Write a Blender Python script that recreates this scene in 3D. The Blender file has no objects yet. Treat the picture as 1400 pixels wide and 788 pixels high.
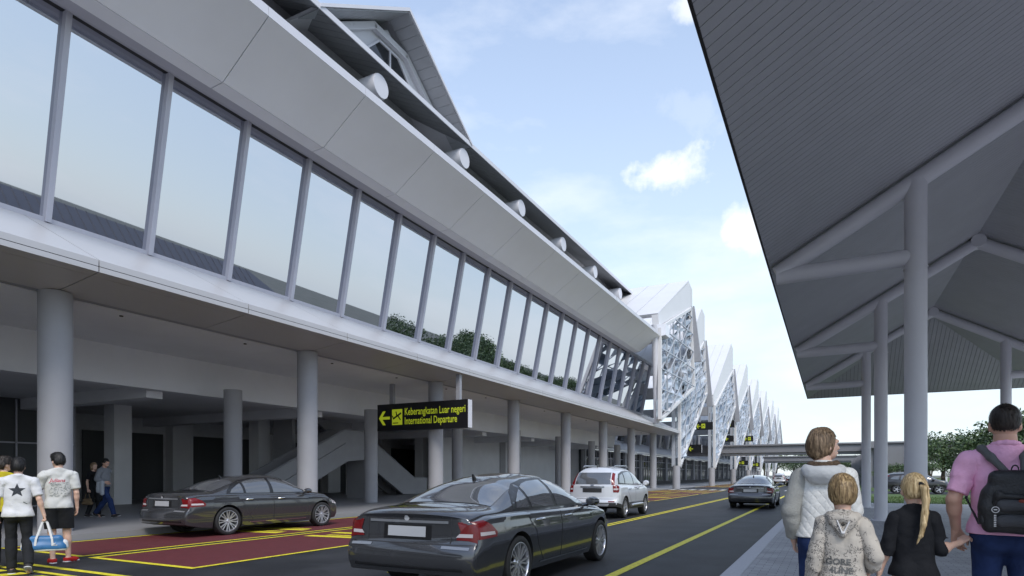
import bpy, bmesh, math, random
import numpy as np
from mathutils import Vector, Matrix
from mathutils.bvhtree import BVHTree
SC = bpy.context.scene
COL = SC.collection
R = math.radians
random.seed(7)

# ------------------------------------------------------------------ materials
MATS = {}
def mat(name, col, rough=0.5, metal=0.0, spec=0.5, var=0.0, vscale=3.0, bump=0.0, bscale=30.0, coat=0.0, emit=None, rvar=0.0, stretch=None):
    if name in MATS: return MATS[name]
    m = bpy.data.materials.new(name); m.use_nodes = True
    nt = m.node_tree; b = nt.nodes['Principled BSDF']
    b.inputs['Base Color'].default_value = (*col, 1)
    b.inputs['Roughness'].default_value = rough
    b.inputs['Metallic'].default_value = metal
    b.inputs['Specular IOR Level'].default_value = spec
    if coat: 
        b.inputs['Coat Weight'].default_value = coat; b.inputs['Coat Roughness'].default_value = 0.03
    if emit:
        b.inputs['Emission Color'].default_value = (*emit[0], 1); b.inputs['Emission Strength'].default_value = emit[1]
    if var or bump or rvar:
        tc = nt.nodes.new('ShaderNodeTexCoord'); src = tc.outputs['Object']
        if stretch:
            mp = nt.nodes.new('ShaderNodeMapping'); mp.inputs['Scale'].default_value = stretch
            nt.links.new(src, mp.inputs['Vector']); src = mp.outputs['Vector']
        if var or rvar:
            n = nt.nodes.new('ShaderNodeTexNoise'); n.inputs['Scale'].default_value = vscale
            n.inputs['Detail'].default_value = 6; n.inputs['Roughness'].default_value = 0.6
            nt.links.new(src, n.inputs['Vector'])
        if var:
            cr = nt.nodes.new('ShaderNodeValToRGB')
            lo = tuple(max(0, c*(1-var)) for c in col); hi = tuple(min(1, c*(1+var)) for c in col)
            cr.color_ramp.elements[0].position = 0.3; cr.color_ramp.elements[1].position = 0.7
            cr.color_ramp.elements[0].color = (*lo, 1); cr.color_ramp.elements[1].color = (*hi, 1)
            nt.links.new(n.outputs['Fac'], cr.inputs['Fac']); nt.links.new(cr.outputs['Color'], b.inputs['Base Color'])
        if rvar:
            mr = nt.nodes.new('ShaderNodeMapRange')
            mr.inputs['From Min'].default_value = 0.3; mr.inputs['From Max'].default_value = 0.7
            mr.inputs['To Min'].default_value = max(0.02, rough-rvar); mr.inputs['To Max'].default_value = min(1, rough+rvar)
            nt.links.new(n.outputs['Fac'], mr.inputs['Value']); nt.links.new(mr.outputs['Result'], b.inputs['Roughness'])
        if bump:
            n2 = nt.nodes.new('ShaderNodeTexNoise'); n2.inputs['Scale'].default_value = bscale; n2.inputs['Detail'].default_value = 5
            nt.links.new(src, n2.inputs['Vector'])
            bp = nt.nodes.new('ShaderNodeBump'); bp.inputs['Strength'].default_value = bump; bp.inputs['Distance'].default_value = 0.02
            nt.links.new(n2.outputs['Fac'], bp.inputs['Height']); nt.links.new(bp.outputs['Normal'], b.inputs['Normal'])
    MATS[name] = m
    return m

def nodes_of(m): return m.node_tree, m.node_tree.nodes['Principled BSDF']

WHITE  = mat('white_panel', (0.62, 0.62, 0.66), 0.32, var=0.03, vscale=0.6, rvar=0.06)
LEDGE  = mat('ledge_panel', (0.46, 0.46, 0.475), 0.34, var=0.03, vscale=0.5, spec=0.35)
FASCIA = mat('fascia_panel', (0.83, 0.84, 0.88), 0.36, var=0.025, vscale=0.5, rvar=0.08)
MULL   = mat('mullion_metal', (0.46, 0.46, 0.52), 0.38, var=0.02)
CONC   = mat('column_concrete', (0.34, 0.34, 0.36), 0.62, var=0.05, vscale=1.3, bump=0.05, bscale=12)
WALLG  = mat('soffit_plaster', (0.72, 0.725, 0.75), 0.8, var=0.05, vscale=0.5)
WALLB  = mat('inner_wall_plaster', (0.72, 0.72, 0.74), 0.8, var=0.06, vscale=0.6)
DARKW  = mat('dark_wall', (0.60, 0.605, 0.62), 0.7, var=0.08)
DARK   = mat('dark_gap', (0.03, 0.03, 0.033), 0.7)
MIRROR = mat('reflective_glass', (0.55, 0.57, 0.63), 0.012, metal=1.0)
DGLASS = mat('dark_glass', (0.018, 0.021, 0.024), 0.05, spec=0.6)
ROOFG  = mat('roof_metal', (0.42, 0.43, 0.46), 0.45, var=0.05, vscale=0.7, metal=0.0)
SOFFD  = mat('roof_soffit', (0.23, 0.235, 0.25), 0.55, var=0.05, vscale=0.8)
CANS   = mat('canopy_soffit', (0.43, 0.435, 0.46), 0.6, var=0.05, vscale=1.2)
CANT   = mat('canopy_roof_top', (0.10, 0.103, 0.115), 0.4, var=0.06, vscale=0.8)
CANP   = mat('canopy_steel', (0.66, 0.66, 0.70), 0.5, var=0.03, vscale=2)
ZWHITE = mat('pleat_white', (0.66, 0.655, 0.66), 0.4, var=0.03, vscale=0.4)
ZDARK  = mat('pleat_grey', (0.30, 0.305, 0.33), 0.5, var=0.05)
ZBAR   = mat('lattice_white', (0.42, 0.45, 0.50), 0.4)
RGLASS = mat('rear_hall_glass', (0.085, 0.09, 0.095), 0.35, spec=0.15)
ZG1 = mat('facet_pale', (0.55, 0.60, 0.66), 0.15, spec=0.8)
ZG2 = mat('facet_blue', (0.33, 0.39, 0.46), 0.12, spec=0.8)
ZG3 = mat('facet_deep', (0.15, 0.19, 0.24), 0.10, spec=0.8)
BRIDGE = mat('footbridge_grey', (0.20, 0.20, 0.215), 0.5, var=0.06, vscale=0.5)
SIGNK = mat('sign_black', (0.006, 0.006, 0.008), 0.45)
SIGNY = mat('sign_lime', (0.30, 0.34, 0.02), 0.5, emit=((0.42, 0.50, 0.02), 0.22))
YELLOW = mat('yellow_road_paint', (0.70, 0.61, 0.03), 0.6, var=0.28, vscale=14)
WPAINT = mat('white_road_paint', (0.62, 0.62, 0.62), 0.6, var=0.15, vscale=8)
MAROON = mat('maroon_road_coating', (0.105, 0.018, 0.022), 0.65, var=0.14, vscale=4, bump=0.15, bscale=90)
KERBM = mat('kerb_granite', (0.42, 0.42, 0.45), 0.6, var=0.10, vscale=25)
FLOORL = mat('concourse_floor', (0.25, 0.25, 0.26), 0.45, var=0.05, vscale=0.8)

# asphalt: aggregate speckle, faint tyre tracks along the road, patches
ASPH = mat('asphalt', (0.05, 0.052, 0.058), 0.62, spec=0.28)
def _asph():
    nt, b = nodes_of(ASPH); N = nt.nodes; L = nt.links
    tc = N.new('ShaderNodeTexCoord')
    n1 = N.new('ShaderNodeTexNoise'); n1.inputs['Scale'].default_value = 90; n1.inputs['Detail'].default_value = 4
    n2 = N.new('ShaderNodeTexNoise'); n2.inputs['Scale'].default_value = 0.8; n2.inputs['Detail'].default_value = 5
    mp = N.new('ShaderNodeMapping'); mp.inputs['Scale'].default_value = (1.0, 0.05, 1)
    n3 = N.new('ShaderNodeTexNoise'); n3.inputs['Scale'].default_value = 1.3; n3.inputs['Detail'].default_value = 3
    L.new(tc.outputs['Object'], n1.inputs['Vector']); L.new(tc.outputs['Object'], n2.inputs['Vector'])
    L.new(tc.outputs['Object'], mp.inputs['Vector']); L.new(mp.outputs['Vector'], n3.inputs['Vector'])
    a = N.new('ShaderNodeMath'); a.operation = 'MULTIPLY_ADD'; a.inputs[1].default_value = 0.5
    L.new(n1.outputs['Fac'], a.inputs[0]); L.new(n2.outputs['Fac'], a.inputs[2])
    a2 = N.new('ShaderNodeMath'); a2.operation = 'MULTIPLY_ADD'; a2.inputs[1].default_value = 0.6
    L.new(n3.outputs['Fac'], a2.inputs[0]); L.new(a.outputs[0], a2.inputs[2])
    cr = N.new('ShaderNodeValToRGB')
    cr.color_ramp.elements[0].position = 0.75; cr.color_ramp.elements[1].position = 1.35
    cr.color_ramp.elements[0].position = 0.70; cr.color_ramp.elements[1].position = 1.0
    cr.color_ramp.elements[0].color = (0.019, 0.020, 0.0225, 1); cr.color_ramp.elements[1].color = (0.039, 0.0405, 0.045, 1)
    mr = N.new('ShaderNodeMath'); mr.operation = 'MULTIPLY'; mr.inputs[1].default_value = 0.78
    L.new(a2.outputs[0], mr.inputs[0]); L.new(mr.outputs[0], cr.inputs['Fac'])
    n4 = N.new('ShaderNodeTexNoise'); n4.inputs['Scale'].default_value = 1.9; n4.inputs['Detail'].default_value = 3; L.new(tc.outputs['Object'], n4.inputs['Vector'])
    st = N.new('ShaderNodeMapRange'); st.inputs['From Min'].default_value = 0.60; st.inputs['From Max'].default_value = 0.72; st.inputs['To Min'].default_value = 0; st.inputs['To Max'].default_value = 0.45
    L.new(n4.outputs['Fac'], st.inputs['Value'])
    vo = N.new('ShaderNodeTexVoronoi'); vo.feature = 'DISTANCE_TO_EDGE'; vo.inputs['Scale'].default_value = 0.22; vo.inputs['Randomness'].default_value = 1.0
    wv = N.new('ShaderNodeMixRGB'); wv.blend_type = 'ADD'; wv.inputs['Fac'].default_value = 0.35
    L.new(tc.outputs['Object'], wv.inputs['Color1']); L.new(n2.outputs['Color'], wv.inputs['Color2']); L.new(wv.outputs['Color'], vo.inputs['Vector'])
    ck = N.new('ShaderNodeMapRange'); ck.inputs['From Min'].default_value = 0.0; ck.inputs['From Max'].default_value = 0.004; ck.inputs['To Min'].default_value = 0.5; ck.inputs['To Max'].default_value = 0
    L.new(vo.outputs['Distance'], ck.inputs['Value'])
    mxs = N.new('ShaderNodeMath'); mxs.operation = 'MAXIMUM'; L.new(st.outputs['Result'], mxs.inputs[0]); L.new(ck.outputs['Result'], mxs.inputs[1])
    dk = N.new('ShaderNodeMixRGB'); dk.inputs['Color2'].default_value = (0.012, 0.012, 0.013, 1)
    L.new(mxs.outputs[0], dk.inputs['Fac']); L.new(cr.outputs['Color'], dk.inputs['Color1']); L.new(dk.outputs['Color'], b.inputs['Base Color'])
    bp = N.new('ShaderNodeBump'); bp.inputs['Strength'].default_value = 0.35; bp.inputs['Distance'].default_value = 0.01
    L.new(n1.outputs['Fac'], bp.inputs['Height']); L.new(bp.outputs['Normal'], b.inputs['Normal'])
_asph()

PAVE = mat('block_paving', (0.3, 0.3, 0.32), 0.6)
def _pave():
    nt, b = nodes_of(PAVE); N = nt.nodes; L = nt.links
    tc = N.new('ShaderNodeTexCoord')
    br = N.new('ShaderNodeTexBrick'); br.inputs['Scale'].default_value = 1.0
    br.inputs['Brick Width'].default_value = 0.22; br.inputs['Row Height'].default_value = 0.11
    br.inputs['Mortar Size'].default_value = 0.005; br.inputs['Mortar Smooth'].default_value = 0.3
    br.inputs['Color1'].default_value = (0.31, 0.31, 0.33, 1); br.inputs['Color2'].default_value = (0.39, 0.39, 0.41, 1)
    br.inputs['Mortar'].default_value = (0.12, 0.12, 0.13, 1)
    L.new(tc.outputs['Object'], br.inputs['Vector'])
    n = N.new('ShaderNodeTexNoise'); n.inputs['Scale'].default_value = 1.1; n.inputs['Detail'].default_value = 7
    L.new(tc.outputs['Object'], n.inputs['Vector'])
    mx = N.new('ShaderNodeMixRGB'); mx.blend_type = 'MULTIPLY'; mx.inputs['Fac'].default_value = 0.75
    cr = N.new('ShaderNodeValToRGB'); cr.color_ramp.elements[0].position = 0.3; cr.color_ramp.elements[1].position = 0.7
    cr.color_ramp.elements[0].color = (0.62, 0.62, 0.63, 1)
    L.new(n.outputs['Fac'], cr.inputs['Fac']); L.new(br.outputs['Color'], mx.inputs['Color1']); L.new(cr.outputs['Color'], mx.inputs['Color2'])
    L.new(mx.outputs['Color'], b.inputs['Base Color'])
    bp = N.new('ShaderNodeBump'); bp.inputs['Strength'].default_value = 0.6; bp.inputs['Distance'].default_value = 0.006
    iv = N.new('ShaderNodeMath'); iv.operation = 'SUBTRACT'; iv.inputs[0].default_value = 1
    L.new(br.outputs['Fac'], iv.inputs[1]); L.new(iv.outputs[0], bp.inputs['Height']); L.new(bp.outputs['Normal'], b.inputs['Normal'])
_pave()

def grassy(name, c1, c2, sc):
    m = mat(name, c1, 0.9, spec=0.2)
    nt, b = nodes_of(m); N = nt.nodes; L = nt.links
    tc = N.new('ShaderNodeTexCoord'); n = N.new('ShaderNodeTexNoise'); n.inputs['Scale'].default_value = sc; n.inputs['Detail'].default_value = 8
    cr = N.new('ShaderNodeValToRGB'); cr.color_ramp.elements[0].position = 0.35; cr.color_ramp.elements[1].position = 0.65
    cr.color_ramp.elements[0].color = (*c1, 1); cr.color_ramp.elements[1].color = (*c2, 1)
    L.new(tc.outputs['Object'], n.inputs['Vector']); L.new(n.outputs['Fac'], cr.inputs['Fac']); L.new(cr.outputs['Color'], b.inputs['Base Color'])
    return m
LAWN = grassy('lawn', (0.055, 0.095, 0.03), (0.10, 0.15, 0.05), 3)
LAND = grassy('land', (0.10, 0.11, 0.09), (0.17, 0.17, 0.15), 0.08)

# ------------------------------------------------------------------ mesh builder
def worldloc(o):
    v = Vector((0, 0, 0))
    while o is not None: v += o.location; o = o.parent
    return v
class MB:
    def __init__(s): s.v = []; s.f = []; s.m = []
    def add(s, verts, faces, mi=0):
        n = len(s.v); s.v += [tuple(p) for p in verts]; s.f += [tuple(i+n for i in f) for f in faces]; s.m += [mi]*len(faces); return s
    def box(s, x0, x1, y0, y1, z0, z1, mi=0):
        v = [(x0,y0,z0),(x1,y0,z0),(x1,y1,z0),(x0,y1,z0),(x0,y0,z1),(x1,y0,z1),(x1,y1,z1),(x0,y1,z1)]
        return s.add(v, [(0,3,2,1),(4,5,6,7),(0,1,5,4),(1,2,6,5),(2,3,7,6),(3,0,4,7)], mi)
    def quad(s, a, b, c, d, mi=0): return s.add([a,b,c,d], [(0,1,2,3)], mi)
    def hexa(s, lo, hi, mi=0):      # two quads (corner lists) joined to a solid
        return s.add(list(lo)+list(hi), [(3,2,1,0),(4,5,6,7),(0,1,5,4),(1,2,6,5),(2,3,7,6),(3,0,4,7)], mi)
    def prism(s, poly, axis, a, b, mi=0):   # poly in the plane normal to axis ('y' -> (x,z), 'x' -> (y,z), 'z' -> (x,y)); extruded a..b
        def P(p, t):
            return {'y': (p[0], t, p[1]), 'x': (t, p[0], p[1]), 'z': (p[0], p[1], t)}[axis]
        n = len(poly); v = [P(p, a) for p in poly]+[P(p, b) for p in poly]
        f = [tuple(range(n-1, -1, -1)), tuple(range(n, 2*n))]+[(i, (i+1) % n, n+(i+1) % n, n+i) for i in range(n)]
        return s.add(v, f, mi)
    def tube(s, pts, r, n=16, mi=0, cap=True):
        pts = [Vector(p) for p in pts]; rr = r if isinstance(r, (list, tuple)) else [r]*len(pts)
        v = []; f = []
        up = None
        for i, p in enumerate(pts):
            d = (pts[min(i+1, len(pts)-1)]-pts[max(i-1, 0)]).normalized()
            if up is None: up = Vector((0, 0, 1)) if abs(d.z) < 0.9 else Vector((0, 1, 0))
            u = d.cross(up).normalized(); w = u.cross(d).normalized(); up = w
            for k in range(n):
                a = 2*math.pi*k/n; v.append(p+rr[i]*(math.cos(a)*u+math.sin(a)*w))
        for i in range(len(pts)-1):
            for k in range(n):
                k2 = (k+1) % n; f.append((i*n+k, i*n+k2, (i+1)*n+k2, (i+1)*n+k))
        if cap: f.append(tuple(range(n-1, -1, -1))); f.append(tuple((len(pts)-1)*n+k for k in range(n)))
        return s.add(v, f, mi)
    def bar(s, a, b, w, h, mi=0, up=(0, 0, 1)):
        a = Vector(a); b = Vector(b); d = (b-a).normalized(); u = d.cross(Vector(up))
        if u.length < 1e-4: u = d.cross(Vector((0, 1, 0)))
        u = u.normalized()*w/2; t = u.cross(d).normalized()*h/2
        return s.hexa([a-u-t, a+u-t, a+u+t, a-u+t], [b-u-t, b+u-t, b+u+t, b-u+t], mi)
    def lathe(s, prof, c, axis='z', n=24, mi=0):     # prof: (r, t) along axis
        v = []; f = []
        for r_, t in prof:
            for k in range(n):
                a = 2*math.pi*k/n; x, y = r_*math.cos(a), r_*math.sin(a)
                v.append({'z': (c[0]+x, c[1]+y, c[2]+t), 'x': (c[0]+t, c[1]+x, c[2]+y), 'y': (c[0]+x, c[1]+t, c[2]+y)}[axis])
        for i in range(len(prof)-1):
            for k in range(n):
                k2 = (k+1) % n; f.append((i*n+k, i*n+k2, (i+1)*n+k2, (i+1)*n+k))
        return s.add(v, f, mi)
    def build(s, name, m, parent=None, smooth=False, local=False, bevel=0.0, fixn=True):
        off = Vector((0, 0, 0)) if (parent is None or local) else worldloc(parent)
        me = bpy.data.meshes.new(name)
        me.from_pydata([(p[0]-off.x, p[1]-off.y, p[2]-off.z) for p in s.v], [], s.f)
        for mm in (m if isinstance(m, (list, tuple)) else [m]): me.materials.append(mm)
        if isinstance(m, (list, tuple)): me.polygons.foreach_set('material_index', s.m)
        if fixn:
            bm = bmesh.new(); bm.from_mesh(me); bmesh.ops.recalc_face_normals(bm, faces=bm.faces); bm.to_mesh(me); bm.free()
        if smooth: shade(me, 40)
        me.update()
        o = bpy.data.objects.new(name, me); COL.objects.link(o)
        if parent is not None: o.parent = parent
        if bevel:
            b = o.modifiers.new('bevel', 'BEVEL'); b.width = bevel; b.segments = 2; b.limit_method = 'ANGLE'
        return o
def shade(me, ang=40):
    me.polygons.foreach_set('use_smooth', [True]*len(me.polygons))
    try: me.set_sharp_from_angle(angle=R(ang))
    except Exception: pass

def tag(o, label=None, cat=None, group=None, kind=None):
    if label: o['label'] = label
    if cat: o['category'] = cat
    if group: o['group'] = group
    if kind: o['kind'] = kind
    return o
def empty(name, loc, label, cat, group=None, rz=0.0):
    o = bpy.data.objects.new(name, None); COL.objects.link(o); o.empty_display_size = 0.2
    o.location = loc; o.rotation_euler = (0, 0, rz)
    return tag(o, label, cat, group)
def struct(o): o['kind'] = 'structure'; return o
def dup(o, parent=None, keep=None):
    c = o.copy(); COL.objects.link(c); c.parent = parent
    for ch in list(o.children):
        if keep is None or keep(ch): dup(ch, c, keep)
    return c
def text_mesh(body, size, name='text', ext=0.0, squash=1.0, shear=0.0, bold=0.0):
    cu = bpy.data.curves.new(name, 'FONT'); cu.body = body; cu.size = size; cu.shear = shear; cu.offset = bold; cu.resolution_u = 3
    ob = bpy.data.objects.new(name, cu); COL.objects.link(ob)
    dg = bpy.context.evaluated_depsgraph_get(); me = bpy.data.meshes.new_from_object(ob.evaluated_get(dg))
    bpy.data.objects.remove(ob); bpy.data.curves.remove(cu)
    vs = [(v.co.x*squash, v.co.y) for v in me.vertices]; fs = [tuple(p.vertices) for p in me.polygons]
    bpy.data.meshes.remove(me)
    return vs, fs

# ------------------------------------------------------------------ camera
AZ = math.atan(435/840)
cam = bpy.data.cameras.new('camera'); co = bpy.data.objects.new('camera', cam); COL.objects.link(co)
co.location = (0, 0, 1.5); co.rotation_euler = (R(90), 0, AZ)
cam.sensor_width = 36; cam.lens = 840/1400*36; cam.shift_y = 256/1400; cam.clip_end = 6000; cam.clip_start = 0.05
SC.camera = co
CA, SA = math.cos(AZ), math.sin(AZ)
def pix(px, py, D):      # design helper: photograph pixel + depth -> world point (used to place real objects at measured spots)
    u = (px-700)/840; r = u*D
    return Vector((-D*SA+r*CA, D*CA+r*SA, 1.5+(650-py)*D/840))

# ------------------------------------------------------------------ sky and sun
W = bpy.data.worlds.new('World'); SC.world = W; W.use_nodes = True
SUN_EL, SUN_DIR = R(50), Vector((0.66, -0.75, 0)).normalized()
def _world():
    nt = W.node_tree; N = nt.nodes; L = nt.links; bg = N['Background']
    sk = N.new('ShaderNodeTexSky'); sk.sky_type = 'NISHITA'; sk.sun_disc = False
    sk.sun_elevation = SUN_EL; sk.sun_rotation = math.atan2(SUN_DIR.x, SUN_DIR.y)
    sk.air_density = 1.0; sk.dust_density = 0.6; sk.ozone_density = 1.1
    tc = N.new('ShaderNodeTexCoord')
    # soft streaky cloud cover
    mp = N.new('ShaderNodeMapping'); mp.inputs['Scale'].default_value = (1.6, 1.6, 4.5)
    n = N.new('ShaderNodeTexNoise'); n.inputs['Scale'].default_value = 2.1; n.inputs['Detail'].default_value = 9; n.inputs['Roughness'].default_value = 0.58
    L.new(tc.outputs['Generated'], mp.inputs['Vector']); L.new(mp.outputs['Vector'], n.inputs['Vector'])
    thin = N.new('ShaderNodeMapRange'); thin.inputs['From Min'].default_value = 0.47; thin.inputs['From Max'].default_value = 0.74
    thin.inputs['To Max'].default_value = 0.55; thin.inputs['To Min'].default_value = 0.16
    L.new(n.outputs['Fac'], thin.inputs['Value'])
    # a few compact cumulus puffs at fixed directions of the sky dome
    n2 = N.new('ShaderNodeTexNoise'); n2.inputs['Scale'].default_value = 14; n2.inputs['Detail'].default_value = 7; n2.inputs['Roughness'].default_value = 0.6
    L.new(tc.outputs['Generated'], n2.inputs['Vector'])
    total = thin.outputs['Result']
    def puff(px, py, rx, rz, amt):
        nonlocal total
        d = (pix(px, py, 1000)-Vector((0, 0, 1.5))).normalized()
        h = math.atan2(d.x, d.y)
        sub = N.new('ShaderNodeVectorMath'); sub.operation = 'SUBTRACT'; sub.inputs[1].default_value = d
        L.new(tc.outputs['Generated'], sub.inputs[0])
        rot = N.new('ShaderNodeVectorRotate'); rot.rotation_type = 'Z_AXIS'; rot.inputs['Angle'].default_value = h
        L.new(sub.outputs[0], rot.inputs['Vector'])
        sc = N.new('ShaderNodeVectorMath'); sc.operation = 'MULTIPLY'; sc.inputs[1].default_value = (1/rx, 1/rx*0.6, 1/rz)
        L.new(rot.outputs[0], sc.inputs[0])
        ln = N.new('ShaderNodeVectorMath'); ln.operation = 'LENGTH'; L.new(sc.outputs[0], ln.inputs[0])
        a = N.new('ShaderNodeMath'); a.operation = 'MULTIPLY_ADD'; a.inputs[1].default_value = 2.5; a.inputs[2].default_value = -1.25
        L.new(n2.outputs['Fac'], a.inputs[0])
        b = N.new('ShaderNodeMath'); b.operation = 'ADD'; L.new(ln.outputs['Value'], b.inputs[0]); L.new(a.outputs[0], b.inputs[1])
        mr = N.new('ShaderNodeMapRange'); mr.interpolation_type = 'SMOOTHSTEP'
        mr.inputs['From Min'].default_value = 1.10; mr.inputs['From Max'].default_value = 0.20; mr.inputs['To Max'].default_value = amt
        L.new(b.outputs[0], mr.inputs['Value'])
        mx = N.new('ShaderNodeMath'); mx.operation = 'MAXIMUM'; L.new(total, mx.inputs[0]); L.new(mr.outputs['Result'], mx.inputs[1]); total = mx.outputs[0]
    puff(917, 236, 0.066, 0.036, 0.9); puff(1018, 316, 0.050, 0.038, 0.8); puff(935, 150, 0.09, 0.05, 0.25); puff(300, 300, 0.2, 0.06, 0.2); puff(948, 8, 0.03, 0.02, 0.7)
    # pale haze towards the horizon
    sx = N.new('ShaderNodeSeparateXYZ'); L.new(tc.outputs['Generated'], sx.inputs[0])
    hz = N.new('ShaderNodeMapRange'); hz.interpolation_type = 'SMOOTHSTEP'; hz.inputs['From Min'].default_value = 0.80; hz.inputs['From Max'].default_value = -0.02; hz.inputs['To Max'].default_value = 0.80
    L.new(sx.outputs['Z'], hz.inputs['Value'])
    hm = N.new('ShaderNodeMixRGB'); hm.inputs['Color2'].default_value = (2.42, 2.90, 3.26, 1)
    L.new(hz.outputs['Result'], hm.inputs['Fac']); L.new(sk.outputs['Color'], hm.inputs['Color1'])
    mix = N.new('ShaderNodeMixRGB'); mix.inputs['Color2'].default_value = CLOUD
    L.new(total, mix.inputs['Fac']); L.new(hm.outputs['Color'], mix.inputs['Color1'])
    L.new(mix.outputs['Color'], bg.inputs['Color']); bg.inputs['Strength'].default_value = SKY_STR
CLOUD = (4.1, 4.2, 4.35, 1); SKY_STR = 0.15
_world()
sl = bpy.data.lights.new('sun', 'SUN'); sl.energy = 1.2; sl.angle = R(22); sl.color = (1.0, 0.95, 0.88)
so = bpy.data.objects.new('sun', sl); COL.objects.link(so)
sdir = Vector((SUN_DIR.x*math.cos(SUN_EL), SUN_DIR.y*math.cos(SUN_EL), math.sin(SUN_EL)))
so.rotation_euler = sdir.to_track_quat('Z', 'Y').to_euler(); so.location = (40, -30, 60)
vs = SC.view_settings; vs.view_transform = 'Standard'; vs.look = 'None'; vs.exposure = 1.0; vs.gamma = 1; vs.use_curve_mapping = False
SC.cycles.max_bounces = 8; SC.cycles.diffuse_bounces = 4; SC.cycles.glossy_bounces = 4; SC.cycles.sample_clamp_indirect = 6
try: SC.cycles.use_denoising = True
except Exception: pass
# ------------------------------------------------------------------ setting: ground, road, pavements, markings
def sheet(name, x0, x1, y0, y1, z, m):
    return struct(MB().quad((x0,y0,z),(x1,y0,z),(x1,y1,z),(x0,y1,z)).build(name, m))
sheet('ground', -2500, 2500, -2500, 3000, -0.06, LAND)
sheet('road', -15.3, -1.2, -160, 460, 0.0, ASPH)
sheet('side_road', -1.2, 160, 55.5, 66.0, 0.0, ASPH)
sheet('forecourt', -25.4, -15.3, 66.0, 460, 0.004, FLOORL)
k = MB(); k.box(-1.33, -1.07, -160, 34.8, -0.05, 0.15); k.box(-1.07, 30, 34.55, 34.8, -0.05, 0.15); struct(k.build('kerb', KERBM, bevel=0.02))
sheet('paving', -1.07, 30, -160, 34.55, 0.146, PAVE)
k = MB(); k.box(-1.33, -1.07, 66.2, 460, -0.05, 0.15); k.box(-1.33, -1.07, 35.0, 55.3, -0.05, 0.15); struct(k.build('verge_kerb', KERBM, bevel=0.02))
MB().box(-60, -15.3, -160, 66.0, -0.05, 0.15).build('concourse_floor', FLOORL)['kind'] = 'structure'
# lawn strip with blades
sheet('lawn', -1.07, 160, 34.8, 55.4, 0.05, LAWN)
sheet('verge', -1.07, 160, 66.3, 460, 0.03, LAWN)
rg = random.Random(3); b = MB()
for i in range(9000):
    x, y = rg.uniform(-1, 14), rg.uniform(34.85, 48)
    h = rg.uniform(.04, .10); a = rg.uniform(0, 6.28); w = .018
    b.add([(x-w*math.cos(a), y-w*math.sin(a), .05), (x+w*math.cos(a), y+w*math.sin(a), .05), (x+rg.uniform(-.05,.05), y+rg.uniform(-.05,.05), .05+h)], [(0,1,2)])
tag(b.build('grass', LAWN, fixn=False), 'mown green grass strip beyond the canopy paving', 'grass', kind='stuff')

def mark(name, m, *rects, z=0.008):
    b = MB()
    for r in rects:
        if len(r) == 4 and not isinstance(r[0], tuple): x0, x1, y0, y1 = r; b.quad((x0,y0,z),(x1,y0,z),(x1,y1,z),(x0,y1,z))
        else: b.quad(*[(p[0], p[1], z) for p in r])
    return struct(b.build(name, m))
mark('lane_line', YELLOW, (-2.97, -2.81, -30, 460))
mark('double_lane_line', YELLOW, (-6.06, -5.97, 7.5, 460), (-5.88, -5.79, 7.5, 460))
for i in range(9):
    y0, y1 = 6.45+i*14.6, 6.45+i*14.6+13.4
    if 62 < y0 < 68: continue
    y1 = min(y1, 63.0) if y0 < 63 else y1
    mark('parking_bay', MAROON, (-15.0, -12.25, y0, y1), (-11.9, -9.1, y0, y1), z=0.004)
    r = []
    for (x0, x1) in ((-15.12, -12.2), (-11.95, -9.05)):
        r += [(x0, x0+.11, y0-.1, y1+.1), (x1-.11, x1, y0-.1, y1+.1), (x0+.11, x1-.11, y0-.1, y0+.02), (x0+.11, x1-.11, y1-.02, y1+.1)]
    # chevrons across the bay where cars stop
    for (x0, x1) in ((-14.6, -12.7), (-11.5, -9.5)):
        for q in range(2):
            yy = y0+4.6+q*0.9
            r += [((x0, yy), (x1, yy+.2), (x1, yy+.5), (x0, yy+.3))]
            r += [((x0+.3, yy+.42), (x1-.2, yy+.62), (x1-.2, yy+.78), (x0+.3, yy+.58))]
        if i > 0:
            for q in range(4):
                yy = y0+7+q*1.6
                r += [((x0, yy), (x0+.25, yy), (x1, yy+1.7), (x1-.25, yy+1.7))]
    mark('bay_line', YELLOW, *r)
mark('hatched_crossing', YELLOW, (-12.3, -8.9, 5.36, 5.48), (-15.2, -8.9, 5.02, 5.12), *[((-15+j*.62, 4.3), (-14.72+j*.62, 4.3), (-14.5+j*.62, 4.92), (-14.78+j*.62, 4.92)) for j in range(10)], (-15.2, -9.2, 4.1, 4.2), *[((-15+j*.62, 3.4), (-14.72+j*.62, 3.4), (-14.5+j*.62, 4.02), (-14.78+j*.62, 4.02)) for j in range(9)])
mark('zebra_crossing', WPAINT, *[(-14.9+j*1.0, -14.4+j*1.0, 63.6, 66.6) for j in range(13)])

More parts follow.
